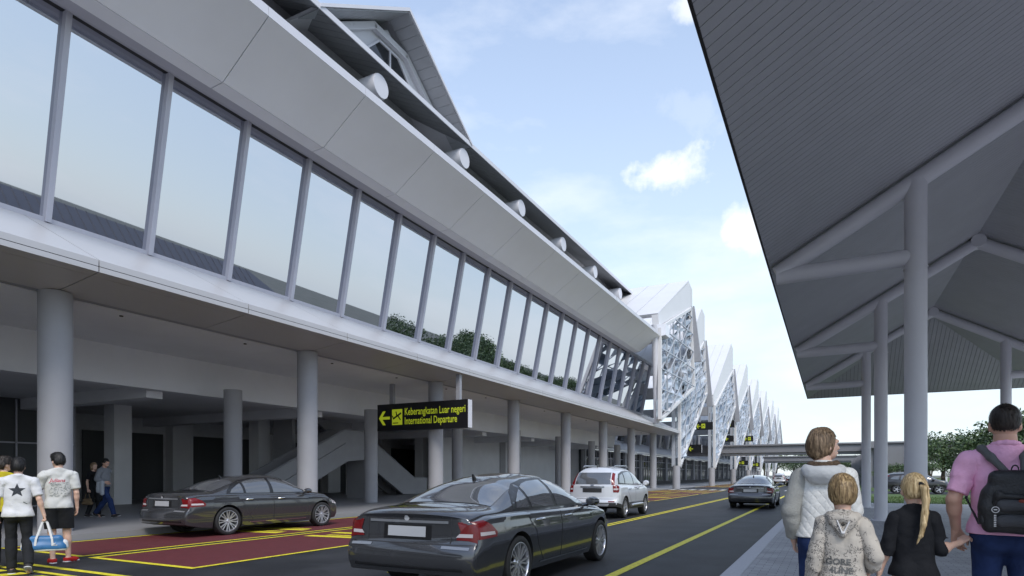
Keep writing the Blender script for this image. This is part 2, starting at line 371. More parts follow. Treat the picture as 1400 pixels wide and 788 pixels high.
# ------------------------------------------------------------------ departure hall (left)
hall = empty('terminal_building', (-25, 20, 0.15), 'white two storey departure hall on round columns with a long band of reflecting glass', 'building')
Y0, Y1 = -24.0, 66.0
YB = -120.0   # the hall runs on behind the camera
DX, BZ, TX, TZ = -17.9, 8.05, -16.905, 13.15
def gp(t, y, out=0.0):   # point on the leaning glass plane; out = towards the road
    n = Vector((math.cos(R(11.05)), 0, -math.sin(R(11.05))))
    return Vector((DX+(TX-DX)*t, y, BZ+(TZ-BZ)*t))+n*out
ys = [8.5+2.667*i for i in range(-12, 22)]
prg = random.Random(2)
for i in range(len(ys)-1):
    a, c = ys[i]+.05, ys[i+1]-.05
    if c < -20: continue
    wob = [prg.uniform(-.007, .007) for q in range(4)]   # every pane sits a little differently in its frame
    MB().hexa([gp(0, a, -.04), gp(0, c, -.04), gp(1, c, -.04), gp(1, a, -.04)], [gp(0, a, wob[0]), gp(0, c, wob[1]), gp(1, c, wob[2]), gp(1, a, wob[0]+wob[2]-wob[1])]).build('window_pane', MIRROR, hall)
for y in ys:
    if y < -20: continue
    w = .072
    MB().hexa([gp(-.01, y-w, -.1), gp(-.01, y+w, -.1), gp(1.0, y+w, -.1), gp(1.0, y-w, -.1)], [gp(-.01, y-w, .17), gp(-.01, y+w, .17), gp(1.0, y+w, .17), gp(1.0, y-w, .17)]).build('mullion', MULL, hall, bevel=.012)
# sill and head rails
b = MB(); b.hexa([gp(-.02, Y0, -.12), gp(-.02, Y1+2, -.12), gp(.012, Y1+2, -.12), gp(.012, Y0, -.12)], [gp(-.02, Y0, .1), gp(-.02, Y1+2, .1), gp(.012, Y1+2, .1), gp(.012, Y0, .1)])
b.build('sill_rail', MULL, hall)
b = MB(); b.hexa([gp(.985, Y0, -.12), gp(.985, Y1+2, -.12), gp(1.03, Y1+2, -.12), gp(1.03, Y0, -.12)], [gp(.985, Y0, .16), gp(.985, Y1+2, .16), gp(1.03, Y1+2, .16), gp(1.03, Y0, .16)])
b.build('head_rail', MULL, hall)
# ledge: 4 m panels with open joints over a dark backing
b = MB(); g = .014
y = Y0
LP = [(-17.86, 8.0), (-14.6, 6.34), (-14.6, 6.07), (-16.45, 5.86), (-16.45, 5.95), (-14.72, 6.14), (-14.72, 6.28), (-17.86, 7.9)]
while y < 66:
    b.prism([(-17.86, 8.0), (-14.6, 6.34), (-14.6, 6.20), (-17.86, 7.86)], 'y', y+g, y+4-g)
    b.prism([(-14.6, 6.20-g), (-14.6, 6.07), (-14.9, 6.035), (-14.9, 6.27)], 'y', y+g, y+4-g)
    b.prism([(-14.9-g, 6.035), (-16.45, 5.86), (-16.45, 5.94), (-14.9-g, 6.12)], 'y', y+g, y+4-g)
    y += 4
b.box(-17.2, -14.68, 68+g, 72, 6.10, 6.32); 
b.build('ledge', LEDGE, hall)
b = MB(); b.prism([(-17.9, 7.8), (-14.95, 6.24), (-14.64, 6.18), (-16.5, 6.0), (-17.9, 6.0)], 'y', Y0, Y1+1.9); b.build('ledge_core', DARK, hall)
b = MB(); b.box(-16.75, -16.47, Y0, Y1, 5.88, 5.98); b.build('drip_channel', ZDARK, hall)
for n, y in enumerate([8+4*i for i in range(15)]):
    MB().lathe([(0.001, 5.84), (.05, 5.84), (.05, 5.88), (.001, 5.88)], (-17.2, y+2, -.005), 'z', 10).build('downlight', DARK, hall)
# ceiling, beams and columns under the upper floor
MB().box(-21.3, -16.76, Y0, Y1, 5.86, 6.6).build('outer_ceiling', WALLG, hall)
MB().box(-21.8, -21.3, Y0, Y1, 4.55, 6.6).build('long_beam', WALLG, hall)
MB().box(-42, -21.8, YB, Y1, 4.75, 6.6).build('inner_ceiling', WALLB, hall)
MB().box(-42, -17.9, YB, Y1, 6.602, 8.0).build('upper_floor', DARKW, hall)
for i in range(-2, 8):
    yy = 8.05+8*i
    MB().lathe([(.35, .15), (.35, 5.87)], (-16.5, yy, 0), 'z', 28).build('column', CONC, hall, smooth=True)
    MB().lathe([(.33, .15), (.33, 4.77)], (-20.4, yy, 0), 'z', 28).build('column', CONC, hall, smooth=True)
    MB().box(-42, -21.8, yy-2.5, yy-1.9, 4.3, 4.76).build('cross_beam', WALLB, hall)
    MB().box(-29.9, -29.1, yy+.55, yy+1.35, .15, 4.76).build('pier', WALLB, hall)
# back wall: dark glazing with transoms and solid bays
for i in range(-3, 8):
    yy = 8.05+8*i
    if i in (0,):
        MB().box(-30.6, -30.5, yy+3.0, yy+7.6, .15, 4.75).build('entrance_glazing', RGLASS, hall)
        b = MB()
        for z in (.15, 1.2, 2.85): b.box(-30.48, -30.42, yy+3.0, yy+7.6, z, z+.06)
        for y in (yy+3.0, yy+5.3, yy+7.55): b.box(-30.48, -30.42, y, y+.06, .2, 4.7)
        b.build('entrance_frame', MULL, hall)
        MB().box(-30.9, -30.5, yy-4, yy+3.0, .15, 4.75).build('back_wall', WALLB, hall)
    elif i < 0: MB().box(-30.9, -30.5, yy-4, yy+4, .15, 4.75).build('back_wall', WALLB, hall)
MB().box(-35.2, -35, YB, Y1, .15, 4.75).build('rear_wall', DARKW, hall)
for i in range(1, 9):
    yy = 12+6.3*i
    MB().box(-34.95, -34.9, yy, yy+4.4, .15, 3.9).build('rear_glazing', RGLASS, hall)
    MB().box(-34.96, -34.3, yy+4.6, yy+5.9, .15, 4.75).build('rear_pier', WALLB, hall)
MB().box(-38, -25.1, 66.45, 66.7, .15, 6.6).build('end_wall', WALLB, hall)
# fascia: sloping panels 4 m long, edge cap, soffit
b = MB(); y = Y0
FY1 = 56.0
while y < FY1:
    b.hexa([(-13.8,y+g,14.2),(-13.8,y+4-g,14.2),(-15.68,y+4-g,12.93),(-15.68,y+g,12.93)], [(-13.86,y+g,14.27),(-13.86,y+4-g,14.27),(-15.74,y+4-g,13.0),(-15.74,y+g,13.0)])
    b.hexa([(-15.69-g,y+g,12.93),(-15.69-g,y+4-g,12.93),(-16.2,y+4-g,12.9),(-16.2,y+g,12.9)], [(-15.69-g,y+g,13.0),(-15.69-g,y+4-g,13.0),(-16.2,y+4-g,12.97),(-16.2,y+g,12.97)])
    y += 4
b.build('fascia_panel', FASCIA, hall)
b = MB(); y = Y0
while y < FY1:
    b.box(-13.87, -13.797, y+g/2, y+4-g/2, 14.21, 14.48); y += 4
b.build('edge_cap', WHITE, hall)
MB().prism([(-13.88, 14.2), (-13.88, 14.46), (-23, 14.46), (-23, 13.0), (-15.76, 13.03)], 'y', YB, FY1).build('fascia_core', DARK, hall)
b = MB(); b.box(-16.66, -16.2, Y0, FY1, 12.96, 13.02); b.prism([(-16.66,12.96),(-17.25,13.2),(-17.25,13.3),(-16.66,13.1)], 'y', Y0, FY1); b.build('window_soffit', MULL, hall)
b = MB(); b.hexa([(-13.3,56.05,14.3),(-13.3,57.6,14.3),(-16.4,57.6,13.6),(-16.4,56.05,13.6)], [(-13.3,56.05,15.3),(-13.3,57.6,15.3),(-16.4,57.6,15.3),(-16.4,56.05,15.3)]); b.build('fascia_end', FASCIA, hall)
MB().box(-24.2, -23, YB, 70, 14.4, 24.0).build('upper_wall', DARKW, hall)
MB().box(-42, -18.2, 66.0, 66.4, 6.4, 13).build('gable_end_wall', WALLB, hall)
# main pitched roof with seams below, five round beams under the eave
EX, EZ, SL = -20.0, 22.1, 0.5
def roofz(x): return EZ+(EX-x)*SL
b = MB()
b.prism([(EX, EZ), (-42, roofz(-42)), (-42, roofz(-42)+.2), (EX, EZ+.16)], 'y', YB, 72.5); b.build('roof', ROOFG, hall)
b = MB(); y = Y0+.3
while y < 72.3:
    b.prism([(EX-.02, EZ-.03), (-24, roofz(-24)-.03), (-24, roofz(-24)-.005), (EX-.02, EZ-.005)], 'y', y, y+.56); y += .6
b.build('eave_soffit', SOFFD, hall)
b = MB(); b.box(EX, EX+.05, Y0, 72.55, EZ-.05, EZ+.22); b.build('gutter', WHITE, hall)
for i in range(-4, 7):
    yy = 24.6+8*i
    MB().tube([(-24, yy, 21.22), (-20.25, yy, 21.22), (-20.2, yy, 21.22)], [.6, .6, .57], 32).build('roof_beam', WHITE, hall, smooth=True)
# dormer gable: two ribbed slopes, recessed gable wall with a window
def zl(y): return 26.2-.64*abs(y-26.6)
for sgn in (-1, 1):
    ye = 26.6+sgn*6.45
    b = MB()
    for q in range(14):
        t0, t1 = q/14, (q+.96)/14
        ya, yb = 26.6+sgn*6.45*t0, 26.6+sgn*6.45*t1
        b.hexa([(-20,ya,zl(ya)),(-20,yb,zl(yb)),(-21.3,yb,zl(yb)),(-21.3,ya,zl(ya))], [(-20,ya,zl(ya)+.05),(-20,yb,zl(yb)+.05),(-21.3,yb,zl(yb)+.05),(-21.3,ya,zl(ya)+.05)])
    b.build('dormer_soffit', ROOFG, hall)
    b = MB(); b.hexa([(-19.9,26.6,26.26),(-19.9,ye,22.14),(-34,ye,22.14),(-34,26.6,26.26)], [(-19.9,26.6,26.45),(-19.9,ye,22.3),(-34,ye,22.3),(-34,26.6,26.45)]); b.build('dormer_roof', WHITE, hall)
b = MB()
b.prism([(22.2,23.0),(31.0,23.0),(26.6,25.75)], 'x', -21.6, -21.4); b.build('dormer_wall', WHITE, hall)
b = MB()
b.bar((-21.3,22.35,23.12),(-21.3,25.3,25.1),.4,.35); b.bar((-21.3,30.85,23.12),(-21.3,27.9,25.1),.4,.35); b.bar((-21.3,25.2,25.05),(-21.3,28.0,25.05),.4,.35)
b.build('dormer_frame', WHITE, hall, bevel=.03)
b = MB(); b.prism([(24.3,23.15),(29.0,23.15),(27.4,24.65),(25.8,24.65)], 'x', -21.38, -21.36); w = b.build('dormer_window', DGLASS, hall)
b = MB()
P = [(24.3,23.15),(29.0,23.15),(27.4,24.65),(25.8,24.65)]
for i in range(4):
    p, q = P[i], P[(i+1) % 4]; b.bar((-21.33, p[0], p[1]), (-21.33, q[0], q[1]), .1, .1)
b.bar((-21.33,26.7,23.15),(-21.33,26.7,24.65),.09,.09); b.build('window_frame', WHITE, w)
# round posts at the hall's far corner
b = MB(); b.tube([(-14.35, 57.0, 6.3), (-14.2, 55.6, 15.2)], .26, 18); b.build('corner_post', WHITE, hall, smooth=True)

# escalators under the hall
def escalator(ybot, ytop, zt, x0, x1, label):
    s = 1 if ytop > ybot else -1
    e = empty('escalator', ((x0+x1)/2, ybot, .15), label, 'escalator')
    ex = s*1.6
    b = MB()
    prof = [(ybot-ex, .15), (ybot, .15), (ytop, zt), (ytop+ex, zt), (ytop+ex, zt-.7), (ytop+.2*s, zt-.8), (ybot+2.0*s, .16), (ybot-ex, .16-.0)]
    prof = [(ybot-ex, .45), (ybot, .5), (ytop, zt+.3), (ytop+ex, zt+.3), (ytop+ex, zt-.6), (ytop+.2*s, zt-.7), (ybot+1.3*s, .17), (ybot-ex, .17)]
    for x in (x0, x1-.18): b.prism(prof, 'x', x, x+.18)
    b.build('truss_cladding', CONC, e)
    b = MB(); n = 18
    for q in range(n):
        ya, yb = ybot+(ytop-ybot)*q/n, ybot+(ytop-ybot)*(q+1)/n
        z = .2+(zt-.2)*(q+1)/n
        b.box(x0+.19, x1-.19, min(ya, yb)+.003, max(ya, yb)-.003, z-.3, z)
    b.build('steps', ZDARK, e)
    for x in (x0+.09, x1-.09):
        b = MB(); b.tube([(x, ybot-ex, 1.3), (x, ybot, 1.35), (x, ytop, zt+1.1), (x, ytop+ex, zt+1.1)], .035, 8); b.build('handrail', ZDARK, e)
        b = MB(); b.prism([(ybot-ex, .47), (ybot, .5), (ytop, zt+.3), (ytop+ex, zt+.32), (ytop+ex, zt+1.05), (ytop, zt+1.05), (ybot, 1.3), (ybot-ex, 1.25)], 'x', x-.015, x+.015); b.build('balustrade', CONC, e)
    b = MB(); b.box(x0, x1, min(ytop+ex, ytop+ex+.25*s), max(ytop+ex, ytop+ex+.25*s), .15, zt+.3); b.build('support_leg', CONC, e)
escalator(20.6, 26.4, 3.0, -25.6, -24.2, 'grey escalator rising away from the parked dark sedan, beneath the hall')
escalator(36.0, 26.5, 5.4, -28.0, -26.5, 'grey escalator sloping down to the right behind the black hanging sign')

# ------------------------------------------------------------------ hanging signs
def plane_icon(b, cx, cz, s, P, mi):
    def seg(p, q, w):
        p = Vector((p[0], p[1])); q = Vector((q[0], q[1])); d = (q-p).normalized(); n = Vector((-d.y, d.x))*w/2
        b.add([P(cx+v.x*s, cz+v.y*s) for v in (p-n, q-n, q+n, p+n)], [(0,1,2,3)], mi)
    seg((-.36,-.12), (.36,.28), .13); seg((-.02,.06), (-.10,.40), .09); seg((.08,.08), (.30,-.22), .0+.09); seg((-.33,-.1), (-.42,.12), .08)
    seg((-.38,-.42), (.10,-.42), .07)
def arrow(b, x0, x1, zc, h, P, mi):
    w = h*.2
    b.add([P(x0+h*.25, zc-w/2), P(x1, zc-w/2), P(x1, zc+w/2), P(x0+h*.25, zc+w/2)], [(0,1,2,3)], mi)
    b.add([P(x0, zc), P(x0+h*.36, zc+h*.5), P(x0+h*.62, zc+h*.5), P(x0+h*.26, zc)], [(0,1,2,3)], mi)
    b.add([P(x0, zc), P(x0+h*.26, zc), P(x0+h*.62, zc-h*.5), P(x0+h*.36, zc-h*.5)], [(0,1,2,3)], mi)
def sign(x0, x1, y, z0, z1, thick, label, lines=None, icon=True, ztop=None, side='arrow', hang=(.22, .80)):
    t = empty('hanging_sign', ((x0+x1)/2, y, z0), label, 'sign')
    MB().box(x0, x1, y, y+thick, z0, z1).build('sign_box', SIGNK, t, bevel=.008)
    MB().box(x1+.001, x1+.02, y+.01, y+thick-.01, z0+.01, z1-.01).build('end_plate', WHITE, t)
    if ztop:
        for f in hang:
            xx = x0+(x1-x0)*f; MB().box(xx-.09, xx+.09, y+thick/2-.09, y+thick/2+.09, z1, ztop).build('hanger', ZDARK, t)
    P = lambda x, z: (x, y-.006, z)
    H = z1-z0; zc = (z0+z1)/2
    b = MB(); arrow(b, x0+.02*(x1-x0), x0+.02*(x1-x0)+H*.52, zc-.02*H, H*.52, P, 0); b.build('arrow', SIGNY, t, fixn=False)
    if icon:
        ic = x0+.02*(x1-x0)+H*.62; s = H*.58
        b = MB(); b.quad(P(ic, zc-s/2), P(ic+s*.82, zc-s/2), P(ic+s*.82, zc+s/2), P(ic, zc+s/2)); pic = b.build('pictogram', SIGNY, t, fixn=False)
        b = MB(); plane_icon(b, ic+s*.41, zc, s*.9, lambda x, z: (x, y-.010, z), 0); b.build('aeroplane_symbol', SIGNK, pic, fixn=False)
        if lines:
            xt = ic+s*.82+H*.10; wmax = x1-xt-H*.10
            for j, ln in enumerate(lines):
                vs_, fs_ = text_mesh(ln, H*.33, bold=H*.004)
                wd = max(v[0] for v in vs_); sq = min(1.0, (wmax if j == 0 else wmax*.87)/wd)
                zb = zc+H*.06 if j == 0 else zc-H*.28
                MB().add([P(xt+v[0]*sq, zb+v[1]*1.12) for v in vs_], fs_).build('lettering', SIGNY, t, fixn=False)
    return t
# the big sign hangs between the outer column row and the ledge
SY = 23.3
t = sign(-19.37, -14.27, SY, 3.615, 4.885, .34, 'black hanging sign reading Keberangkatan Luar negeri and International Departure in lime letters', ['Keberangkatan Luar negeri', 'International Departure'], True)
for x, zt in ((-18.6, 5.86), (-14.85, 6.06)):
    MB().box(x-.1, x+.1, SY+.08, SY+.26, 4.885, zt).build('hanger', ZDARK, t)
# ------------------------------------------------------------------ pleated hall beyond (zig-zag roof with faceted glass kites)
pl = empty('pleated_terminal', (-25, 140, 0), 'white zig-zag roofed terminal wing with faceted glass kites on round posts', 'building')
def lerp(a, b, t): return Vector(a)+(Vector(b)-Vector(a))*t
def kite(T, Lt, A, Rb, seed, nu=5, nv=9, gaps=0.0):
    """faceted lattice between lower tip T, left top Lt, apex A and right bottom Rb"""
    rg = random.Random(seed)
    T, Lt, A, Rb = map(Vector, (T, Lt, A, Rb))
    nrm = (A-T).cross(Lt-T).normalized()
    if nrm.x < 0: nrm = -nrm
    grid = {}
    for i in range(nu+1):
        for j in range(nv+1):
            u, v = i/nu, j/nv
            grid[i, j] = (T*(1-v)+Lt*v)*(1-u)+(Rb*(v*.0+1-v)+A*v)*u if False else (T.lerp(Lt, v)).lerp(Rb.lerp(A, v), u)
    fac = MB(); bars = MB()
    for i in range(nu):
        for j in range(nv):
            a, b_, c, d = grid[i,j], grid[i+1,j], grid[i+1,j+1], grid[i,j+1]
            m = (a+b_+c+d)/4+nrm*rg.uniform(.25, .75)+Vector((0, rg.uniform(-.4,.4), rg.uniform(-.3,.3)))
            for p, q in ((a,b_),(b_,c),(c,d),(d,a)):
                if rg.random() < gaps: continue
                fac.add([p, q, m], [(0,1,2)], rg.choice([0,0,1,1,2]))
            if (i+j) % 2: bars.bar(a+nrm*.5, c+nrm*.5, .10, .10)
            else: bars.bar(b_+nrm*.5, d+nrm*.5, .10, .10)
    for i in range(nu+1):
        bars.bar(grid[i,0]+nrm*.3, grid[i,nv]+nrm*.3, .09, .14)
    f = fac.build('faceted_glazing', [ZG1, ZG2, ZG3], pl, fixn=False)
    bars.build('lattice', ZBAR, f)
    e = MB()
    for p, q in ((T, Lt), (Lt, A), (A, Rb), (Rb, T)): e.bar(p+nrm*.35, q+nrm*.35, .34, .34)
    e.build('glazing_frame', ZWHITE, pl, bevel=.04)
def seam_roof(C0, C1, R1, R0, n=11):
    """sloping roof plane valley C0->back C1, ridge R0->back R1, split into seamed strips"""
    b = MB()
    for q in range(n):
        t0, t1 = q/n, (q+.975)/n
        a, c = Vector(C0).lerp(Vector(C1), t0), Vector(C0).lerp(Vector(C1), t1)
        d, e = Vector(R0).lerp(Vector(R1), t1), Vector(R0).lerp(Vector(R1), t0)
        up = Vector((0, -.2, .3))
        b.hexa([a, c, d, e], [a+up*.5, c+up*.5, d+up*.5, e+up*.5])
    b.build('roof_plane', ZWHITE, pl)
def module(X, ya, yb, zt0, zl_, zr0, za, zv, zr, seed, col=True, back=14):
    # X plane of the glass; ya tip / valley side, yb ridge side
    kite((X, ya, zt0), (X, ya, zl_), (X-.4, yb, za), (X, yb, zr0), seed, gaps=0.0 if col else 0.3)
    # white fascia over the glass
    b = MB(); b.hexa([(X+.3,ya-.1,zl_+.2),(X+.0,yb+.1,za+.2),(X-.2,yb+.1,zr),(X+.2,ya-.1,zv)], [(X-.3,ya-.1,zl_+.2),(X-.6,yb+.1,za+.2),(X-.8,yb+.1,zr),(X-.4,ya-.1,zv)])
    b.build('fascia', ZWHITE, pl)
    seam_roof((X+.2, ya, zv), (X-back, ya, zv), (X-back, yb, zr), (X-.2, yb, zr))
    # ridge return: leaning grey post and soffit on the far side of the pleat
    b = MB(); b.hexa([(X+.25,yb+.15,zl_),(X+.25,yb+.75,zl_),(X-.5,yb+.75,zl_),(X-.5,yb+.15,zl_)], [(X-.15,yb+.15,za+.6),(X-.15,yb+1.9,za+.6),(X-1.2,yb+1.9,za+.6),(X-1.2,yb+.15,za+.6)]); b.build('leaning_post', ZDARK, pl)
    b = MB(); b.hexa([(X-.2,yb+.12,zr),(X-.2,yb+1.9,zr-.4),(X-back,yb+1.9,zr-.4),(X-back,yb+.12,zr)], [(X-.2,yb+.12,za),(X-.2,yb+1.9,za),(X-back,yb+1.9,za),(X-back,yb+.12,za)]); b.build('ridge_return', ZWHITE, pl)
    b = MB(); b.hexa([(X+.35,yb+.1,zl_-.5),(X+1.15,yb+.1,zl_-.5),(X+.35,yb+.1,za+.3),(X+.2,yb+.1,za+.3)], [(X+.35,yb+.45,zl_-.5),(X+1.15,yb+.45,zl_-.5),(X+.35,yb+.45,za+.3),(X+.2,yb+.45,za+.3)]); b.build('edge_fin', ZDARK, pl)
    if col:
        MB().lathe([(.42, 0), (.42, zt0+.1)], (X, ya, 0), 'z', 20).build('column', CONC, pl, smooth=True)
        MB().box(X-.45, X-.1, ya-.25, ya+.1, zt0, zl_+1).build('post', ZBAR, pl)
        MB().box(X-14, X-.5, ya-.3, ya+.3, zl_-1.2, zl_).build('valley_beam', ZDARK, pl)
module(-14.2, 56.2, 72.0, 6.6, 15.0, 11.6, 20.6, 16.2, 23.7, 1, col=False, back=26)
module(-15.0, 68.2, 84.6, 2.45, 11.2, 12.4, 19.2, 12.6, 23.7, 2)
for i in range(6):
    y = 88.5+21.3*i
    module(-14.6, y, y+20.6, 2.45, 11.0, 13.0, 19.1, 12.5, 23.6, 10+i)
# ------------------------------------------------------------------ low glazed wing under the pleats
low = empty('low_glazed_wing', (-26, 110, 0), 'low glass fronted wing with a ribbed lean-to metal roof behind the round posts', 'building')
MB().box(-25.3, -25.0, 66.1, 260, 0, .55).build('plinth', DARK, low)
MB().box(-25.6, -25.4, 66.1, 260, .55, 4.6).build('shop_glazing', DGLASS, low)
rg = random.Random(5)
for i in range(24):
    y = 66.3+i*8
    MB().box(-25.7, -25.1, y, y+.9, 0.0, 4.65).build('wall_pier', CONC, low)
    b = MB()
    for q in range(1, 5): b.box(-25.38, -25.3, y+.9+q*1.42, y+.98+q*1.42, .55, 4.6)
    for z in (2.6, 3.6): b.box(-25.385, -25.32, y+.9, y+8, z, z+.07)
    b.build('glazing_bar', MULL, low)
b = MB(); y = 38
while y < 258:
    b.hexa([(-24.0,y,4.75),(-24.0,y+.9,4.75),(-28.6,y+.9,6.7),(-28.6,y,6.7)], [(-24.0,y,4.83),(-24.0,y+.9,4.83),(-28.6,y+.9,6.78),(-28.6,y,6.78)]); y += .96
b.build('lean_to_roof', ROOFG, low)
MB().box(-24.3, -24.02, 66.5, 260, 4.5, 4.74).build('eave_beam', WHITE, low)
MB().box(-28.9, -28.7, 66.5, 260, 6.6, 10.6).build('clerestory_glazing', DGLASS, low)
for i in range(30):
    y = 67+6.4*i
    b = MB(); b.bar((-28.0, y, 6.4), (-27.6, y+.9, 10.6), .9, .5); b.build('slanted_strut', WHITE, low)
MB().box(-40, -28.6, 66.5, 260, 10.6, 11.2).build('upper_slab', WALLG, low)
# ground-floor shutters seen between the hall's columns
shed = empty('shutter_wall', (-27.5, 52, .15), 'plain grey panelled wall with closed shutters behind the hall columns', 'wall')
MB().box(-27.6, -27.3, 40, 50.2, .15, 4.74).build('shutter_panel', WALLB, shed)
MB().box(-27.6, -27.3, 51.2, 67.0, .15, 4.74).build('shutter_panel', WALLG, shed)
MB().box(-28, -27.2, 50.2, 51.2, .15, 4.7).build('pier', CONC, shed)
# small signs under the pleats (lime on black)
for (y, xl, xr, z0, z1, lab, ic) in (
        (85.2, -16.1, -13.9, 7.6, 8.65, 'small black and lime arrow sign between the two nearest glass kites', True),
        (84.2, -16.9, -15.2, 4.5, 5.6, 'black arrow sign at the left end of the nearer covered footbridge', False),
        (107, -16.0, -14.0, 9.4, 10.6, 'black direction sign beside the second round post, higher of two', True),
        (106, -15.4, -14.0, 7.0, 8.0, 'black arrow sign directly below a higher one beside the second round post', False),
        (128, -15.0, -13.3, 8.1, 9.2, 'lime direction sign beside the third round post above the footbridge', True),
        (128.5, -16.1, -14.3, 3.5, 4.4, 'lime direction sign under the nearer covered footbridge', True),
        (150, -15.7, -14.2, 3.4, 4.4, 'farthest lime direction sign seen under the covered footbridges', True)):
    sign(xl, xr, y, z0, z1, .3, lab, None, ic, ztop=z1+1.2)
# ------------------------------------------------------------------ covered footbridges across the road and their wall
def bridge(y, xl, label):
    t = empty('covered_footbridge', (0, y, 0), label, 'footbridge')
    MB().box(xl, 42, y, y+3.2, 4.75, 5.75).build('deck', BRIDGE, t, bevel=.05)
    MB().box(xl, 42, y-.25, y+3.4, 5.75, 6.0).build('roof_edge', BRIDGE, t, bevel=.03)
    MB().box(xl, 42, y+.3, y+2.9, 4.45, 4.749).build('underside_beam', ZDARK, t)
    for x in (-21, 8, 22, 36):
        if x > xl: MB().lathe([(.3, 0), (.3, 4.5)], (x, y+1.6, 0), 'z', 16).build('column', CANP, t, smooth=True)
bridge(96, -19.5, 'nearer grey covered footbridge crossing over the road')
bridge(158, -19.5, 'farther grey covered footbridge seen beneath the nearer one')
wl = empty('finned_wall', (5.2, 120, 0), 'grey wall with close vertical fins running under the footbridge', 'wall')
MB().box(4.6, 4.9, 84, 157, 0, 4.7).build('wall_panel', BRIDGE, wl)
for i in range(26): MB().box(4.1, 4.599, 84.2+i*2.8, 84.55+i*2.8, 0, 4.7).build('fin', BRIDGE, wl)
MB().box(3.8, 5.3, 83.5, 95.7, 4.702, 5.5).build('lintel', BRIDGE, wl)
MB().box(4.9, 8.5, 84, 84.4, 0, 4.7).build('wall_return', BRIDGE, wl)

# ------------------------------------------------------------------ canopy on the right
cn = empty('canopy', (3.67, 12, .15), 'dark grey hipped canopy roof with ribbed underside on tubular steel frames', 'canopy')
XE, ZE, XR, ZR = -1.04, 5.52, 3.67, 8.24
XE2 = 2*XR-XE
YF, YN, YR = 35.7, 1.2, 30.9
sl = (ZR-ZE)/(XR-XE)
def cz(x): return ZE+sl*(min(x, 2*XR-x)-XE)
rib = .16
for side in (0, 1):
    b = MB(); y = YN
    fx = lambda x: x if side == 0 else 2*XR-x
    while y < YF-.02:
        y1 = min(y+rib-.012, YF)
        # the strip stops at the hip line
        def top(yy): return XR if yy <= YR else XR-(yy-YR)/(YF-YR)*(XR-XE)
        ta, tb = top(y), max(XE+.005, top(y1))
        lo = [(fx(XE),y,ZE),(fx(XE),y1,ZE),(fx(tb),y1,cz(tb)),(fx(ta),y,cz(ta))]
        b.hexa(lo, [(p[0],p[1],p[2]+.03) for p in lo]); y += rib
    b.build('soffit_panel', CANS, cn, fixn=True)
    b = MB()
    lo = [(fx(XE-.0),YN,ZE+.06),(fx(XE),YF,ZE+.06),(fx(XR),YR,ZR+.06),(fx(XR),YN,ZR+.06)]
    b.hexa(lo, [(p[0],p[1],p[2]+.12) for p in lo]); b.build('roof_slope', CANT, cn)
    b = MB(); y = YN+.3
    while y < YR:
        b.bar((fx(XE),y,ZE+.2),(fx(XR),y,ZR+.2),.03,.035); y += .55
    b.build('standing_seam', CANT, cn)
b = MB(); x = XE
while x < XE2-.02:
    x1 = min(x+rib-.012, XE2)
    def yy(x_): return YF-(YF-YR)*(1-abs(x_-XR)/(XR-XE))
    lo = [(x,YF,ZE),(x1,YF,ZE),(x1,yy(x1),cz(x1)),(x,yy(x),cz(x))]
    b.hexa(lo, [(p[0],p[1],p[2]+.03) for p in lo]); x += rib
b.build('hip_soffit', CANS, cn)
b = MB(); lo = [(XE,YF,ZE+.06),(XE2,YF,ZE+.06),(XR,YR,ZR+.06)]
b.add(lo+[(p[0],p[1],p[2]+.12) for p in lo], [(0,1,2),(3,4,5),(0,1,4,3),(1,2,5,4),(2,0,3,5)]); b.build('hip_slope', CANT, cn)
for x in (XE-.03, XE2): MB().box(x, x+.03, YN, YF+.03, ZE-.02, ZE+.2).build('gutter', DARK, cn)
MB().box(XE, XE2, YF, YF+.03, ZE-.02, ZE+.2).build('gutter', DARK, cn)
for i in range(-1, 3):
    y = 12.9+8.4*i
    for s in (0, 1):
        X = 1.34 if s == 0 else 6.0
        fx = lambda x: x if s == 0 else 2*XR-x
        MB().lathe([(.175, .15), (.175, cz(1.34)-.2)], (X, y, 0), 'z', 28).build('column', CANP, cn, smooth=True)
        MB().tube([(fx(-.92), y, cz(-.92)-.21), (fx(XR)+(.0), y, ZR-.21)], .155, 20).build('rafter', CANP, cn, smooth=True)
        MB().tube([(fx(-.92), y, cz(-.92)-.26), (1.34 if s == 0 else 6.0, y, cz(-.92)-.235)], .15, 20).build('outrigger', CANP, cn, smooth=True)
    for s in (0, 1):
        X = 1.34 if s == 0 else 6.0
        MB().lathe([(.19, cz(-.92)-.46), (.19, cz(-.92)-.43), (.176, cz(-.92)-.43)], (X, y, 0), 'z', 24).build('post_collar', CANP, cn, smooth=True)
        b = MB(); b.lathe([(.001, .172), (.29, .172), (.29, .148)], (X, y, 0), 'z', 24)
        for q in range(6): b.lathe([(.001, .2), (.022, .2), (.022, .17)], (X+.24*math.cos(q*1.047), y+.24*math.sin(q*1.047), 0), 'z', 8)
        b.build('base_plate', CANP, cn)
    MB().tube([(XR, y-.17, ZR-.2), (XR, y+.17, ZR-.2)], .18, 16).build('ridge_node', CANP, cn, smooth=True)

